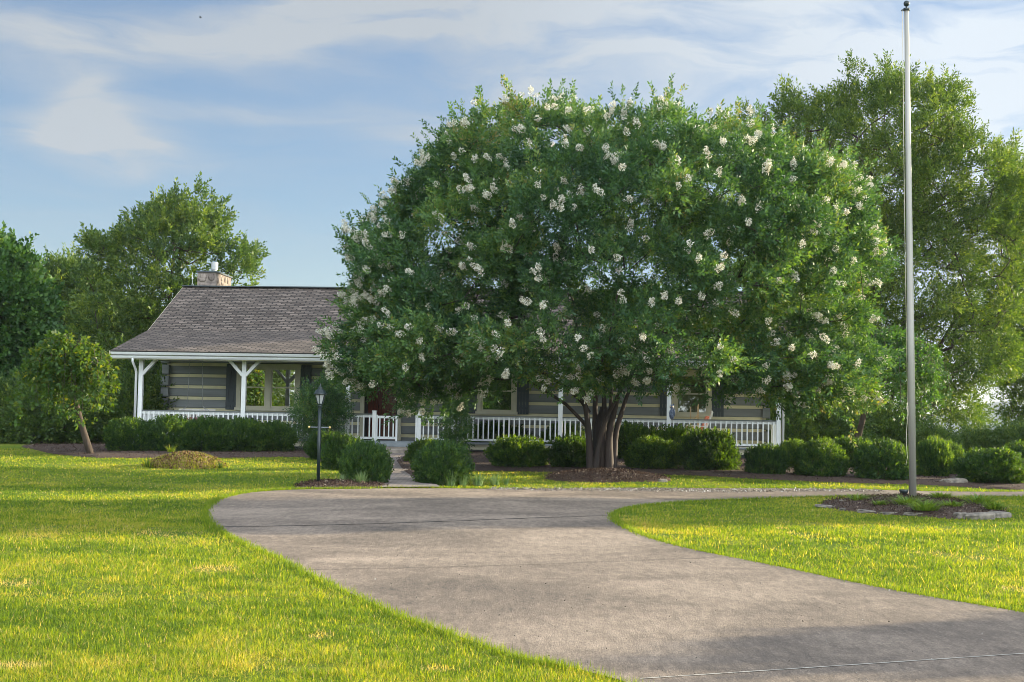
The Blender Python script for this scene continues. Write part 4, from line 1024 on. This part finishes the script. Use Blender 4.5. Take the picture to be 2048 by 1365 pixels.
q.tube([c0 + np.array([-.015, 0, .17]), c0 + np.array([-.035, 0, .06]), c0 + np.array([-.01, 0, -.05]), c0 + np.array([-.035, 0, -.16])], .010, 6); q.build('cleat', M['rope'], fp)
q = hb(); q.tube([tuple(d + np.array([-.085, 0, 0])), tuple(d * .6 + np.array([-.095, 0, 0])), tuple(c0 + np.array([-.02, 0, .1]))], .006, 5)
q.tube([c0 + np.array([-.02, 0, -.1]), c0 + np.array([-.045, 0, -.6]), c0 + np.array([-.02, 0, -.95]), c0 + np.array([-.05, 0, -1.1])], .006, 5); q.build('halyard', M['rope'], fp)
p = G(1810, 1000); sp = thing('spotlight', (p[0], p[1] + .1, p[2] + .08), 'small black ground spotlight beside the flagpole base', 'spotlight')
q = hb(); q.lathe([(.0, -.02), (.05, -.02), (.09, .05), (.10, .10), (.085, .10), (.05, .03), (0, .02)], (0, 0, .03), 14); q.build('housing', M['black'], sp); q = hb(); q.tube([(0, 0, -.12), (0, 0, .02)], .015); q.build('stake', M['black'], sp)

# ------------------------------------------------------------------ lamp post
lb = G(636, 972); lbz = hz(lb[0], lb[1]); k_ = lb[1] / FPX     # metres per px
lt = thing('lamp_post', (lb[0], lb[1], lbz), 'black lamp post with glass lantern beside the driveway', 'lamp post')
top = P(641, 763, lb[1]); ht = top[2] - lbz; lean = (top[0] - lb[0]) * .15
q = hb(); q.tube([(0, 0, -.05), (lean * .7, 0, ht - .56)], .038, 14); q.lathe([(.045, 0), (.045, .04), (.055, .05), (.055, .07), (.03, .09)], (lean * .7, 0, ht - .60), 14); q.build('pole', M['black'], lt)
q = hb(); zb_ = ht - 1.0; q.tube([(-.21, 0, zb_), (.21, 0, zb_)], .011, 8); bar = q.build('ladder_bar', M['deckgrey'], lt)
for s_ in (-1, 1): q = hb(); q.ball((s_ * .225, 0, zb_), .028, 10); q.build('knob', M['brass'], bar)
lz = ht - .50; q = hb(); n = 6
for k in range(n):
    a = 2 * math.pi * k / n + .52; q.beam((.055 * math.cos(a), .055 * math.sin(a), lz), (.115 * math.cos(a), .115 * math.sin(a), lz + .21), .014, .014)
q.lathe([(.0, -.01), (.06, -.01), (.062, .012), (0, .012)], (0, 0, lz), 12)
fr_ = q.build('lantern_frame', M['black'], lt, (lean, 0, 0))
q = hb(); v = [(r_ * math.cos(2 * math.pi * k / n + .52), r_ * math.sin(2 * math.pi * k / n + .52), z) for (r_, z) in ((.05, lz + .014), (.108, lz + .206)) for k in range(n)]
q.add(v, [(k, (k + 1) % n, n + (k + 1) % n, n + k) for k in range(n)]); q.build('glass', M['lampglass'], fr_)
q = hb(); q.lathe([(.0, .21), (.15, .212), (.155, .225), (.13, .24), (.105, .30), (.055, .335), (.05, .35), (.062, .355), (.062, .365), (.03, .38), (.018, .40), (.024, .415), (.012, .43), (0, .465)], (0, 0, lz), 18); q.build('lantern_roof', M['black'], fr_)

# ------------------------------------------------------------------ crape myrtle
tb = G(1200, 950); TB = np.array([tb[0], tb[1], hz(tb[0], tb[1])]); PM = FPX / TB[1]
def CT(x, y, dy=0.):   # local coords of the tree from a pixel at tree distance
    p = P(x, y, TB[1] + dy) - TB; return p
def ce(x, y, rx, ry, rz, dy=0): return (CT(x, y, dy), (rx, ry, rz))
ells = [ce(1285, 490, 5.3, 5.3, 3.4), ce(960, 540, 2.9, 3.2, 2.4), ce(800, 575, 1.45, 2.0, 1.5), ce(1090, 405, 3.3, 3.4, 2.8), ce(785, 500, 1.05, 1.6, 1.5), ce(1540, 520, 2.9, 3.4, 3.1), ce(1610, 690, 1.8, 2.4, 1.7, -.3), ce(1500, 700, 1.8, 2.0, 1.2, -1.2),
        ce(860, 690, 1.9, 2.2, 1.35, -1), ce(735, 720, .85, 1.2, .9, -.5), ce(1110, 690, 2.3, 1.8, 1.15, -2.6), ce(1330, 690, 2.2, 1.8, 1.1, -2.6), ce(1000, 690, 1.6, 1.8, 1.0, 1.5), ce(1240, 590, 2.6, 1.6, 1.6, -3.4),
        ce(1088, 205, .8, .8, .75), ce(1335, 205, .95, .9, .85), ce(1490, 270, 1.4, 1.2, .75), ce(1000, 290, .9, 1.2, .8), ce(1180,270,1.2,1.2,.65), ce(1590, 310, 1.2,1.2,.9), ce(880, 370, .7, 1.0, .6), ce(1620, 800, .8, 1.2, .5, -.6), ce(1690, 640, 1.0, 1.5, 1.6)]
rng = default_rng(101)
crape = thing('flowering_tree', tuple(TB), 'large multi-stemmed flowering tree with white blossoms standing before the house', 'tree')
C = cluster_centres(ells, .72, rng, 385, shell=.92, zmin=2.0, inner=.05)
# open hollow around the stems, below the main dome
rad = np.hypot(C[:, 0], C[:, 1]); C = C[~((rad < 2.6) & (C[:, 2] < 4.4) & (C[:, 1] > -1.9))]
lowp = np.array([CT(x, y, dy) for (x, y, dy) in ((1010, 760, -.6), (1040, 735, -1), (960, 775, .4), (900, 790, .3), (930, 740, 0), (1240, 735, -2), (1290, 755, -2.2), (1170, 745, -2.2), (1100, 740, -1.8), (1600, 760, -.8), (1570, 800, -.6), (1640, 775, -.5), (1540, 775, -1.2), (690, 700, -.3), (710, 760, -.3), (740, 745, -.2), (1430, 775, -.9), (1330, 765, -1.0), (1320, 745, -.3), (1190, 755, -1.7), (860, 800, .2), (760, 770, -.1), (1470, 760, -1.3),(1700,790,.2),(1620,700,-1),(1580,660,-1.2), (785,450,.3), (762,498,-.4), (738,530,.2), (758,580,-.5), (815,415,0), (785,535,-.8), (815,475,-.6), (830,445,.6), (745,640,-.4), (722,680,-.2), (770,665,-.7), (790,600,-.8), (738,605,.4), (725,500,.0), (850,390,-.2))])
C = np.concatenate([C, lowp])
sk = Skel()
stems = [((1183, 950), (1178, 880), (1172, 820), (1162, 770), (1120, 690), -.12, .115), ((1196, 950), (1192, 880), (1190, 820), (1188, 765), (1150, 640), .14, .12), ((1207, 952), (1204, 880), (1208, 820), (1210, 770), (1220, 640), .0, .12),
         ((1220, 950), (1218, 880), (1228, 825), (1243, 775), (1290, 660), -.16, .125), ((1228, 950), (1230, 880), (1245, 820), (1266, 768), (1340, 640), .08, .10), ((1210, 948), (1212, 890), (1220, 830), (1224, 770), (1240, 600), .25, .11), ((1190, 952), (1196, 900), (1212, 840), (1236, 790), (1262, 740), -.22, .10)]
tq = MB()
for (a, b2, c, d_, e, dy, r_) in stems:
    pts = [CT(*a, dy), CT(*b2, dy * 1.1), CT(*c, dy * 1.6), CT(*d_, dy * 2.4), CT(*e, dy * 6)]; pts[0][2] = -.15
    # smooth
    cc = []
    for i in range(len(pts) - 1):
        p0 = pts[max(i - 1, 0)]; p1 = pts[i]; p2 = pts[i + 1]; p3 = pts[min(i + 2, len(pts) - 1)]
        for k in range(4):
            t_ = k / 4; cc.append(.5 * ((2 * p1) + (p2 - p0) * t_ + (2 * p0 - 5 * p1 + 4 * p2 - p3) * t_ ** 2 + (3 * p1 - p0 - 3 * p2 + p3) * t_ ** 3))
    cc.append(pts[-1]); n = len(cc)
    rr = [r_ * (1.05 - .33 * min(1, i / 5) - .50 * max(0, (i - 5) / (n - 6))) * (1 + .05 * math.sin(i * 1.9 + dy * 20)) for i in range(n)]
    tq.tube(cc, rr, 12)
    sk.chain(cc[n // 2:], -1, rr[n // 2:])
for pts in (((1176, 860, 0), (1170, 848, -.1), (1132, 809, -.3), (1087, 780, -.5), (1040, 752, -.7), (1000, 738, -.8)), ((1178, 825, 0), (1163, 803, .1), (1124, 769, .3), (1085, 745, .5), (1047, 732, .7), (960, 690, .9))):
    cc = [CT(*p) for p in pts]; rr = [.055, .050, .042, .036, .03, .024]; tq.tube(cc, rr, 8); sk.chain(cc, -1, rr)
tq.tube([CT(1206, 955, .05), CT(1203, 905, .06), CT(1204, 855, .08), CT(1208, 815, .1)], [.22, .20, .19, .10], 12)
dm = None
sk.grow(C, rng, .5, .06)
V, F = sk.build(.010, .47, 6); tq.add(V.tolist(), F.tolist(), True); trk = tq.build('trunk', M['crapebark'], crape)
cen = np.array([.4, 0, 4.2])
pos, ax, ct, idx = clump_sprigs(C, .60, rng, 120, flat=.64, centre=cen, up=.35, ctint=.15, base=.38, rvar=.35)
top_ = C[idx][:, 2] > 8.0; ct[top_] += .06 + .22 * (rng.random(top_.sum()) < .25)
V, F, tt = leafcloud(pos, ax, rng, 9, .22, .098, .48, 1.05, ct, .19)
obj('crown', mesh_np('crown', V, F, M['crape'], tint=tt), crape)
print('crape leaves', len(F), 'clumps', len(C))
# blossoms: conical panicles at branch tips
out = (C - cen); out /= np.linalg.norm(out, axis=1, keepdims=True)
cand = np.where((out[:, 2] > -.45) & (C[:, 1] < 2.5))[0]
sel = rng.choice(cand, min(len(cand), 360), replace=False); Pn = []; An = []
sel = np.concatenate([sel, np.repeat(np.arange(len(C) - len(lowp), len(C)), 2)[::1]])
for i in sel:
    g_ = rng.integers(1, 4); o = out[i] * .7 + np.array([0, -.45, .25])
    for _ in range(g_):
        u = o / np.linalg.norm(o) + rng.normal(0, .3, 3); u /= np.linalg.norm(u); c = C[i] + u * .66 * rng.uniform(.85, 1.1); L_ = rng.uniform(.07, .22)
        m_ = int(44 * L_ / .2) + 6; q = rng.normal(size=(m_, 3)); q /= np.linalg.norm(q, axis=1, keepdims=True); s_ = rng.random(m_)
        ax_ = u + np.array([0, 0, .5 * rng.normal()]); ax_ /= np.linalg.norm(ax_)
        Pn.append(c + ax_ * (s_ * L_)[:, None] + q * (.060 * (1 - s_ * .55))[:, None]); An.append(q)
Pn = np.concatenate(Pn); An = np.concatenate(An)
V, F, tt = leafcloud(Pn, An, rng, 3, .02, .034, .95, 1.3, rng.uniform(.1, 1, len(Pn)), .15, nt=12)
obj('blossoms', mesh_np('blossoms', V, F, M['flower'], tint=tt), crape)

# ------------------------------------------------------------------ shrubs
def shrub_mesh(seed, n=1500, noise_=.12, K=9, leaf=.045, L=.13, base=.35, lumps=1.):
    """unit dome: radius 1, height 1.  returns foliage mesh, stem mesh"""
    rng = default_rng(seed); u = rng.normal(size=(n, 3)); u /= np.linalg.norm(u, axis=1, keepdims=True); lo = u[:, 2] < 0; u[lo, :2] /= (np.sqrt(1 - u[lo, 2:3] ** 2) + .05) ** .45; u[:, 2] = np.where(lo, u[:, 2] * .88, u[:, 2])
    ln = np.array([mn.noise(Vector((p * 2.3 + seed * 3.1).tolist())) + .5 * mn.noise(Vector((p * 5 + seed * 3.1).tolist())) for p in u])
    rr = (1 + noise_ * lumps * ln) * (1 - .45 * rng.random(n) ** 2.2)
    pos = u * rr[:, None] * np.array([1, 1, .50]) + np.array([0, 0, .42]); ax = u + np.array([0, 0, .6]) + rng.normal(0, .3, (n, 3))
    V, F, tt = leafcloud(pos, ax, rng, K, L, leaf, .6, 1.0, np.clip(base + .2 * ln + rng.normal(0, .08, n), 0, .8), .13)
    me = mesh_np('foliage', V, F, M['shrub'], tint=tt)
    sk = Skel(); sk.chain([(0, 0, -.05), (0, 0, .1), (0, 0, .2)]); T = u[:70] * np.array([.85, .85, .45]) + np.array([0, 0, .4]); sk.grow(T, rng, .2, .02)
    V, F = sk.build(.006, .5, 5); ms_ = mesh_np('stems', V, F, M['bark'], smooth=True); return me, ms_
SM = [shrub_mesh(s, 2300, .28, 9, .070, .16, base=b) for s, b in ((1, .34), (2, .22), (3, .28), (4, .40))]
SMF = [shrub_mesh(s, 2800, .20, 9, .062, .15) for s in (11, 12)]
def shrub(x, yt, yb, w, label, dd=0., var=0, group='rounded evergreen shrubs around the porch', fine_=False, deep=1.):
    g_ = G(x, yb); r_ = w * g_[1] / FPX / 2; yc = g_[1] + r_ * .75 + dd
    r_ = w * yc / FPX / 2; c = P(x, yb, yc); top_ = P(x, yt, yc); z0 = hz(c[0], yc); hgt = top_[2] - z0
    s_ = thing('round_shrub', (c[0], yc, z0 - .02), label, 'shrub', group)
    s_.scale = (r_ * .84, r_ * .84 * deep, hgt * 1.04); s_.rotation_euler = (0, 0, var * 1.3 + x * .01)
    fm, sm_ = (SMF if fine_ else SM)[var % (2 if fine_ else 4)]; obj('foliage', fm, s_); obj('stems', sm_, s_); return s_
SH = [(262, 842, 908, 115, 'leftmost shrub of the hedge below the porch swing', 0), (340, 838, 909, 120, 'hedge shrub under the porch swing, second from the left', 1), (415, 840, 909, 120, 'hedge shrub left of the second porch post, third from the left', 2), (483, 842, 909, 115, 'hedge shrub at the foot of the second porch post', 3), (545, 848, 909, 100, 'hedge shrub below the left window, rightmost of the left hedge', 0),
      (648, 868, 922, 78, 'green shrub directly behind the lamp post', 1), (684, 874, 942, 95, 'sunlit yellow-topped shrub left of the brick path', 2), (731, 889, 972, 112, 'front round shrub left of the brick path', 3),
      (851, 884, 930, 82, 'small yellow-topped shrub right of the brick path', 0), (884, 889, 973, 128, 'front round shrub right of the brick path', 1),
      (990, 849, 905, 170, 'wide back shrub below the centre window', 2), (1038, 878, 941, 132, 'front round shrub between the path bush and the tree', 3), (1130, 855, 912, 110, 'back shrub left of the flowering tree trunk', 0), (1150, 880, 942, 115, 'dark front shrub just left of the flowering tree trunk', 1),
      (1262, 853, 925, 120, 'back shrub just right of the flowering tree trunk', 2), (1350, 858, 930, 130, 'back shrub below the owl and the chair', 3), (1305, 883, 945, 118, 'sunlit yellow-topped front shrub right of the tree trunk', 0), (1418, 866, 948, 125, 'round shrub in front of the white porch chair', 1),
      (1532, 894, 955, 92, 'low dark shrub in front of the right porch corner', 2), (1590, 884, 935, 80, 'bright yellow-green shrub just right of the porch corner', 3), (1640, 888, 960, 118, 'round shrub beyond the island, second right of the porch', 0), (1700, 880, 940, 110, 'back shrub under the leaning dark trunk', 1),
      (1768, 888, 966, 128, 'round shrub just left of the flagpole', 2), (1868, 882, 960, 78, 'narrow shrub just right of the flagpole', 3), (1900, 893, 955, 70, 'back shrub between the flagpole and the largest right-hand bush', 0), (1985, 903, 975, 145, 'large round bush near the right edge beyond the drive', 1), (2045, 892, 962, 110, 'back bush at the right edge of the view', 2)]
for (x, yt, yb, w, lab, v) in SH: shrub(x, yt, yb, w, lab, var=v, fine_=(x < 560 or x in (731, 884)))
# tall loose shrub by the porch, vine on posts
def loose(x, yt, yb, w, label, seed, Yd, lm='crape', n=1500):
    rng = default_rng(seed); c = P(x, yb, Yd); top_ = P(x, yt, Yd); z0 = hz(c[0], Yd); hgt = top_[2] - z0; r_ = w * Yd / FPX / 2
    root = thing('tall_shrub', (c[0], Yd, z0), label, 'shrub'); el_ = [((0, 0, hgt * .5), (r_, r_, hgt * .5))]
    C = cluster_centres(el_, .25, rng, 60, shell=.85, inner=.4); sk = Skel(); sk.chain([(0, 0, 0), (0, 0, .15)]); sk.grow(C, rng, .3, .04); V, F = sk.build(.005, .5, 5); obj('stems', mesh_np('stems', V, F, M['bark']), root)
    pos, ax, ct, i_ = clump_sprigs(C, .30, rng, 40, flat=.7, up=.4); V, F, tt = leafcloud(pos, ax, rng, 8, .22, .07, .4, 1., ct, .18); obj('foliage', mesh_np('foliage', V, F, M[lm], tint=tt), root)
loose(640, 752, 880, 105, 'tall feathery shrub on the porch front behind the lantern', 71, 47.2)
loose(912, 795, 880, 52, 'leafy climbing shrub against the post right of the gate', 72, 46.6)

# ------------------------------------------------------------------ weeping trees
def weeping(name, base, label, seed, lean, hgt, rx, ry, droop, lm, n=300, rtr=.09, leaf=.09):
    rng = default_rng(seed); root = thing(name, base, label, 'tree'); q = MB()
    tt_ = np.array([lean[0], lean[1], hgt * .72]); pts = [np.array([0, 0, -.1]), tt_ * .4 + np.array([.05 * lean[0], 0, 0]), tt_ * .75, tt_, tt_ + np.array([0, 0, hgt * .2])]
    q.tube(pts, [rtr * 1.3, rtr, rtr * .8, rtr * .7, rtr * .4], 10); LP = []; LA = []; TT_ = []
    for i in range(n):
        a = rng.uniform(0, 2 * math.pi); rr = rng.uniform(.25, 1.0) ** .7 * (.86 + .22 * math.sin(2.7 * a + seed) + rng.normal(0, .07)); s0 = pts[3] + (pts[4] - pts[3]) * rng.random()
        ex_, ey_ = math.cos(a) * rx * rr, math.sin(a) * ry * rr; zt = hgt * (.86 + .14 * (1 - rr ** 2)) + rng.normal(0, .06); zt += .22 * (rng.random() < .15); zb = zt - droop * rng.uniform(.3, 1.12) * (.5 + .5 * rr)
        p3 = [s0, s0 + np.array([ex_ * .45, ey_ * .45, (zt - s0[2]) * 1.0 + .1]), np.array([pts[3][0] + ex_, pts[3][1] + ey_, zt - .15 * rr]), np.array([pts[3][0] + ex_ * 1.08, pts[3][1] + ey_ * 1.08, (zt + zb) / 2]), np.array([pts[3][0] + ex_ * 1.1, pts[3][1] + ey_ * 1.1, zb])]
        if i % 2 == 0: q.tube(p3, [.016, .012, .009, .006, .003], 4, False)
        m_ = 16; t_ = rng.uniform(.28, 1, m_) * 4
        for t1 in t_:
            k = min(3, int(t1)); f_ = t1 - k; p_ = p3[k] * (1 - f_) + p3[k + 1] * f_; dd_ = p3[k + 1] - p3[k]; dd_ = dd_ / (np.linalg.norm(dd_) + 1e-6)
            LP.append(p_ + rng.normal(0, .04, 3)); LA.append(dd_ * .7 + rng.normal(0, .5, 3)); TT_.append(.35 + .12 * rng.normal())
    q.build('trunk', M['bark'], root)
    V, F, tt = leafcloud(np.array(LP), np.array(LA), rng, 5, .14, leaf, .6, 1.1, np.array(TT_), .16); obj('crown', mesh_np('crown', V, F, M[lm], tint=tt), root); return root
b0 = G(184, 912); weeping('weeping_tree', (b0[0], b0[1], hz(b0[0], b0[1])), 'small umbrella shaped weeping tree at the left edge of the lawn', 81, (-.75, 0), 3.15, 1.25, 1.2, 2.1, 'weepleaf', 145, .085, .13)
b0 = P(1700, 905, 47.5); weeping('weeping_tree', (b0[0], b0[1], hz(b0[0], b0[1])), 'dark weeping tree with a leaning trunk left of the flagpole', 82, (.8, 0), 4.0, 2.3, 1.8, 2.4, 'darkleaf', 330, .10, .11)

# ------------------------------------------------------------------ big trees behind
def tree_px(name, x, yb, Yd, label, blobs, seed, trunk_x, nclump, r, per, K=7, L=.35, leaf=.13, lm='oakleaf', group='trees behind the house', up=.5, base=.35, zmin=1.5, wr=.5, tip=.016, inner=.15, flat=.8, trunk=None):
    c = P(x, yb, Yd); B = np.array([c[0], Yd, hz(c[0], Yd)])
    el_ = [((P(a, b2, Yd + dy) - B), (rx * Yd / FPX, ry * Yd / FPX, rz * Yd / FPX)) for (a, b2, rx, ry, rz, dy) in blobs]
    H_ = max(e[0][2] + e[1][2] for e in el_)
    tr_ = trunk or [[(0, 0, -.1), (.05, 0, H_ * .2), (-.1, .1, H_ * .45), (.1, 0, H_ * .7), (0, 0, H_ * .88)]]
    rt, C = make_tree(name, tuple(B), label, 'tree', el_, seed, nclump, r, per, K, L, leaf, lm, tr_, group, up=up, base=base, zmin=zmin, wr=wr, tip=tip, inner=inner, flat=flat); return rt
T1 = tree_px('leafy_tree', 330, 905, 61, 'tallest open-crowned tree behind the left end of the house', [(318, 395, 38, 38, 50, 0), (402, 400, 36, 36, 45, 0), (325, 560, 95, 90, 180, 0), (395, 520, 70, 70, 145, 0), (215, 590, 75, 75, 150, 0), (300, 460, 52, 55, 65, 0), (400, 450, 45, 50, 60, 0), (230, 470, 45, 45, 70, 0), (480, 590, 55, 60, 105, 0), (300, 720, 160, 100, 130, 0), (500, 530, 28, 35, 50, 0)], 201, 330, 190, .55, 40, up=.7, leaf=.15, inner=.03, base=.42)
T2 = tree_px('leafy_tree', 20, 905, 54, 'dark broadleaf tree at the far left edge', [(10, 640, 70, 80, 150, 0), (50, 700, 60, 70, 140, 0), (-50, 600, 80, 80, 150, 0), (20, 820, 90, 80, 100, 0)], 202, 0, 190, .6, 60, leaf=.15, lm='darkleaf', wr=.7)
T3 = tree_px('leafy_tree', 140, 905, 64, 'rounded green tree between the edge tree and the tallest left tree', [(125, 620, 60, 70, 105, 0), (180, 640, 55, 60, 110, 0), (90, 680, 60, 60, 120, 0), (150, 780, 100, 80, 120, 0)], 203, 140, 190, .62, 56)
T4 = tree_px('leafy_tree', 1790, 900, 61, 'tall light green tree behind the flagpole on the right', [(1790, 330, 165, 190, 210, 0), (1650, 360, 120, 150, 180, 0), (1900, 400, 150, 170, 170, 0), (1740, 190, 75, 80, 65, 0), (1860, 200, 70, 80, 60, 0), (1590, 250, 65, 80, 75, 0), (1520, 290, 60, 60, 70, 0), (1570, 430, 100, 100, 130, 0), (1660, 560, 130, 130, 150, 0), (1620, 720, 120, 120, 110, 0), (2010, 420, 80, 110, 110, 0), (1960, 540, 110, 140, 150, 0), (1830, 560, 150, 160, 150, 0), (1900, 700, 150, 140, 110, 0), (1760, 700, 110, 120, 120, 0), (1880, 820, 90, 110, 55, 0)],
              204, 1760, 640, .55, 46, leaf=.14, lm='rightleaf', up=.6, zmin=.8, wr=.42, inner=.10,
              trunk=[[(-.6, 0, -.1), (-.65, 0, 2), (-.9, .1, 4.5), (-1.1, 0, 7), (-1.3, 0, 10)], [(-.4, .2, -.1), (-.2, .2, 2), (.3, .2, 5), (.6, .2, 8), (.7, 0, 11)], [(-.2, 0, -.1), (.4, 0, 2), (1.6, 0, 4.5), (2.8, 0, 6.5)], [(-.8, 0, -.1), (-1.2, 0, 2), (-2.1, 0, 4.5), (-2.6, 0, 7)]])
T5 = tree_px('leafy_tree', 2080, 900, 68, 'light green tree cut off by the right edge of the view', [(2060, 440, 80, 110, 120, 0), (2110, 560, 90, 120, 190, 0), (2050, 650, 80, 100, 150, 0), (2080, 780, 90, 100, 100, 0)], 205, 2080, 230, .65, 54, lm='rightleaf', leaf=.13, inner=.2)
# background growth behind, low bushes
U1 = tree_px('understory_bush', 90, 915, 51, 'bushy undergrowth at the left edge behind the weeping tree', [(90, 850, 130, 90, 75, 0), (-20, 850, 90, 80, 90, 0)], 206, 90, 100, .5, 66, leaf=.11, zmin=.2, group='bushy undergrowth beyond the lawn', trunk=[[(0, 0, -.05), (0, 0, .4)]])
def cp(src, x, yb, Yd, lab, s, rz, grp, sz=None):
    c = P(x, yb, Yd); return place_copy(src, c[0], Yd, lab, s, rz, grp, sz)
cp(U1, 250, 915, 54, 'bushy undergrowth between the weeping tree and the house', 1.05, 2.0, 'bushy undergrowth beyond the lawn')
cp(U1, 200, 915, 58, 'taller undergrowth behind the weeping tree', 1.7, 4.0, 'bushy undergrowth beyond the lawn')
cp(T3, 40, 905, 72, 'distant green tree rising behind the far left edge tree', 1.15, 1.1, 'trees behind the house')
cp(T3, 240, 905, 74, 'distant green tree behind the weeping tree', 1.05, 2.7, 'trees behind the house', 1.0)
cp(T3, 440, 905, 72, 'distant tree behind the chimney end of the roof', .80, 4.4, 'trees behind the house', .72)
for i, (x, Yd, s, rz, lab) in enumerate(((1870, 54, .55, 1.2, 'sunlit undergrowth right of the flagpole behind the shrubs'), (1960, 56, .6, 3.2, 'sunlit undergrowth behind the largest right-hand bush'), (1640, 55, 1.0, .4, 'undergrowth behind the right porch corner'), (1740, 57, 1.1, 5.1, 'undergrowth behind the leaning weeping tree trunk'), (2060, 55, .7, 2.2, 'undergrowth at the right edge of the view'))):
    c_ = cp(U1, x, 915, Yd, lab, s, rz, 'bushy undergrowth beyond the lawn')
# trees out of frame that throw the long shadows and stand in the window reflections
def shade(src, x, y, s, rz, lab, sz=None): return place_copy(src, x, y, lab, s, rz, 'trees around the edge of the garden', sz)
SHL = ['largest shade tree outside the view to the right, nearest the flagpole', 'wide shade tree behind the largest one outside the view to the right', 'farthest shade tree outside the view to the right beyond the house', 'low shade tree outside the view that shades the near driveway']
RFL_L = ['open-crowned garden tree level with the photographer far to the left', 'dark tree outside the left edge nearest the house', 'open-crowned garden tree behind the photographer at the left', 'farthest left garden tree behind the photographer', 'dark tree directly behind the photographer at the left', 'open-crowned tree straight behind the photographer', 'rounded tree behind the photographer at the right']
SHD = [(T2, 26, 35.2, 1.6, 1), (T3, 33, 37.5, 1.4, 2), (T2, 40, 62, 1.3, 4), (T2, 21, 17.4, .95, .5, .55)]
for i, (sr, x, y, s, rz, *sz) in enumerate(SHD): shade(sr, x, y, s, rz, SHL[i], sz[0] if sz else None)
RFL = [(T1, -26, 0, .9, 1), (T2, -32, 6, 1.0, 2), (T1, -20, -10, 1.0, 3), (T1, -38, -6, 1.1, .3), (T2, -12, -16, 1.0, 2.5), (T1, -3, -20, 1.0, 4.1), (T3, 8, -18, 1.0, 1)]
for i, (sr, x, y, s, rz) in enumerate(RFL): shade(sr, x, y, s, rz, RFL_L[i])

# ------------------------------------------------------------------ distant hills, birds
M['hill'] = mat('far_wooded_hill', (.03, .06, .025), .95, .3, .05)
def hill(pts, Yd, thick):
    V = []; F = []; n = len(pts); dep = 9
    for j in range(dep):
        f_ = j / (dep - 1)
        for i, (x, y) in enumerate(pts):
            p = P(x, y, Yd); zb = -60; k = math.sin(math.pi * f_); V.append((p[0], Yd + (f_ - .5) * thick, zb + (p[2] - zb) * k * (1 + .05 * math.sin(i * 3 + j))))
    for j in range(dep - 1):
        for i in range(n - 1): F.append((j * n + i, j * n + i + 1, (j + 1) * n + i + 1, (j + 1) * n + i))
    return tag(obj('hills', mesh_np('hills', V, F, M['hill'], smooth=True)), kind='structure')
hill([(900, 850), (1200, 842), (1400, 846), (1600, 838), (1750, 842), (1900, 825), (1980, 806), (2050, 800), (2150, 815), (2300, 840), (2600, 850)], 2600, 900)
bp_ = P(401, 35, 60); q = MB(); q.ball((0, 0, 0), 1, 8, (.05, .03, .022)); brd = tag(q.build('bird', M['bird'], None, tuple(bp_)), 'tiny dark bird flying high in the sky at the left', 'bird')
for s_ in (-1, 1): q = MB(); q.add([(-.02, 0, .01), (.02, 0, .01), (.0, s_ * .09, .035), (-.03, s_ * .08, .03)], [(0, 1, 2, 3)]); q.add([(-.02, 0, .004), (.02, 0, .004), (.0, s_ * .09, .03), (-.03, s_ * .08, .025)], [(3, 2, 1, 0)]); q.build('wing', M['bird'], brd)

# ------------------------------------------------------------------ haze
hm = bpy.data.materials.new('haze_air'); hm.use_nodes = True; ht_ = hm.node_tree; ht_.nodes.remove(ht_.nodes['Principled BSDF'])
pv = ht_.nodes.new('ShaderNodeVolumePrincipled'); pv.inputs['Color'].default_value = (.80, .88, 1.0, 1); pv.inputs['Density'].default_value = .00012
ht_.links.new(pv.outputs[0], ht_.nodes['Material Output'].inputs['Volume'])
q = MB(); q.box(-3700, 3700, -3700, 3700, -1400, 120); tag(q.build('haze', hm), kind='stuff')
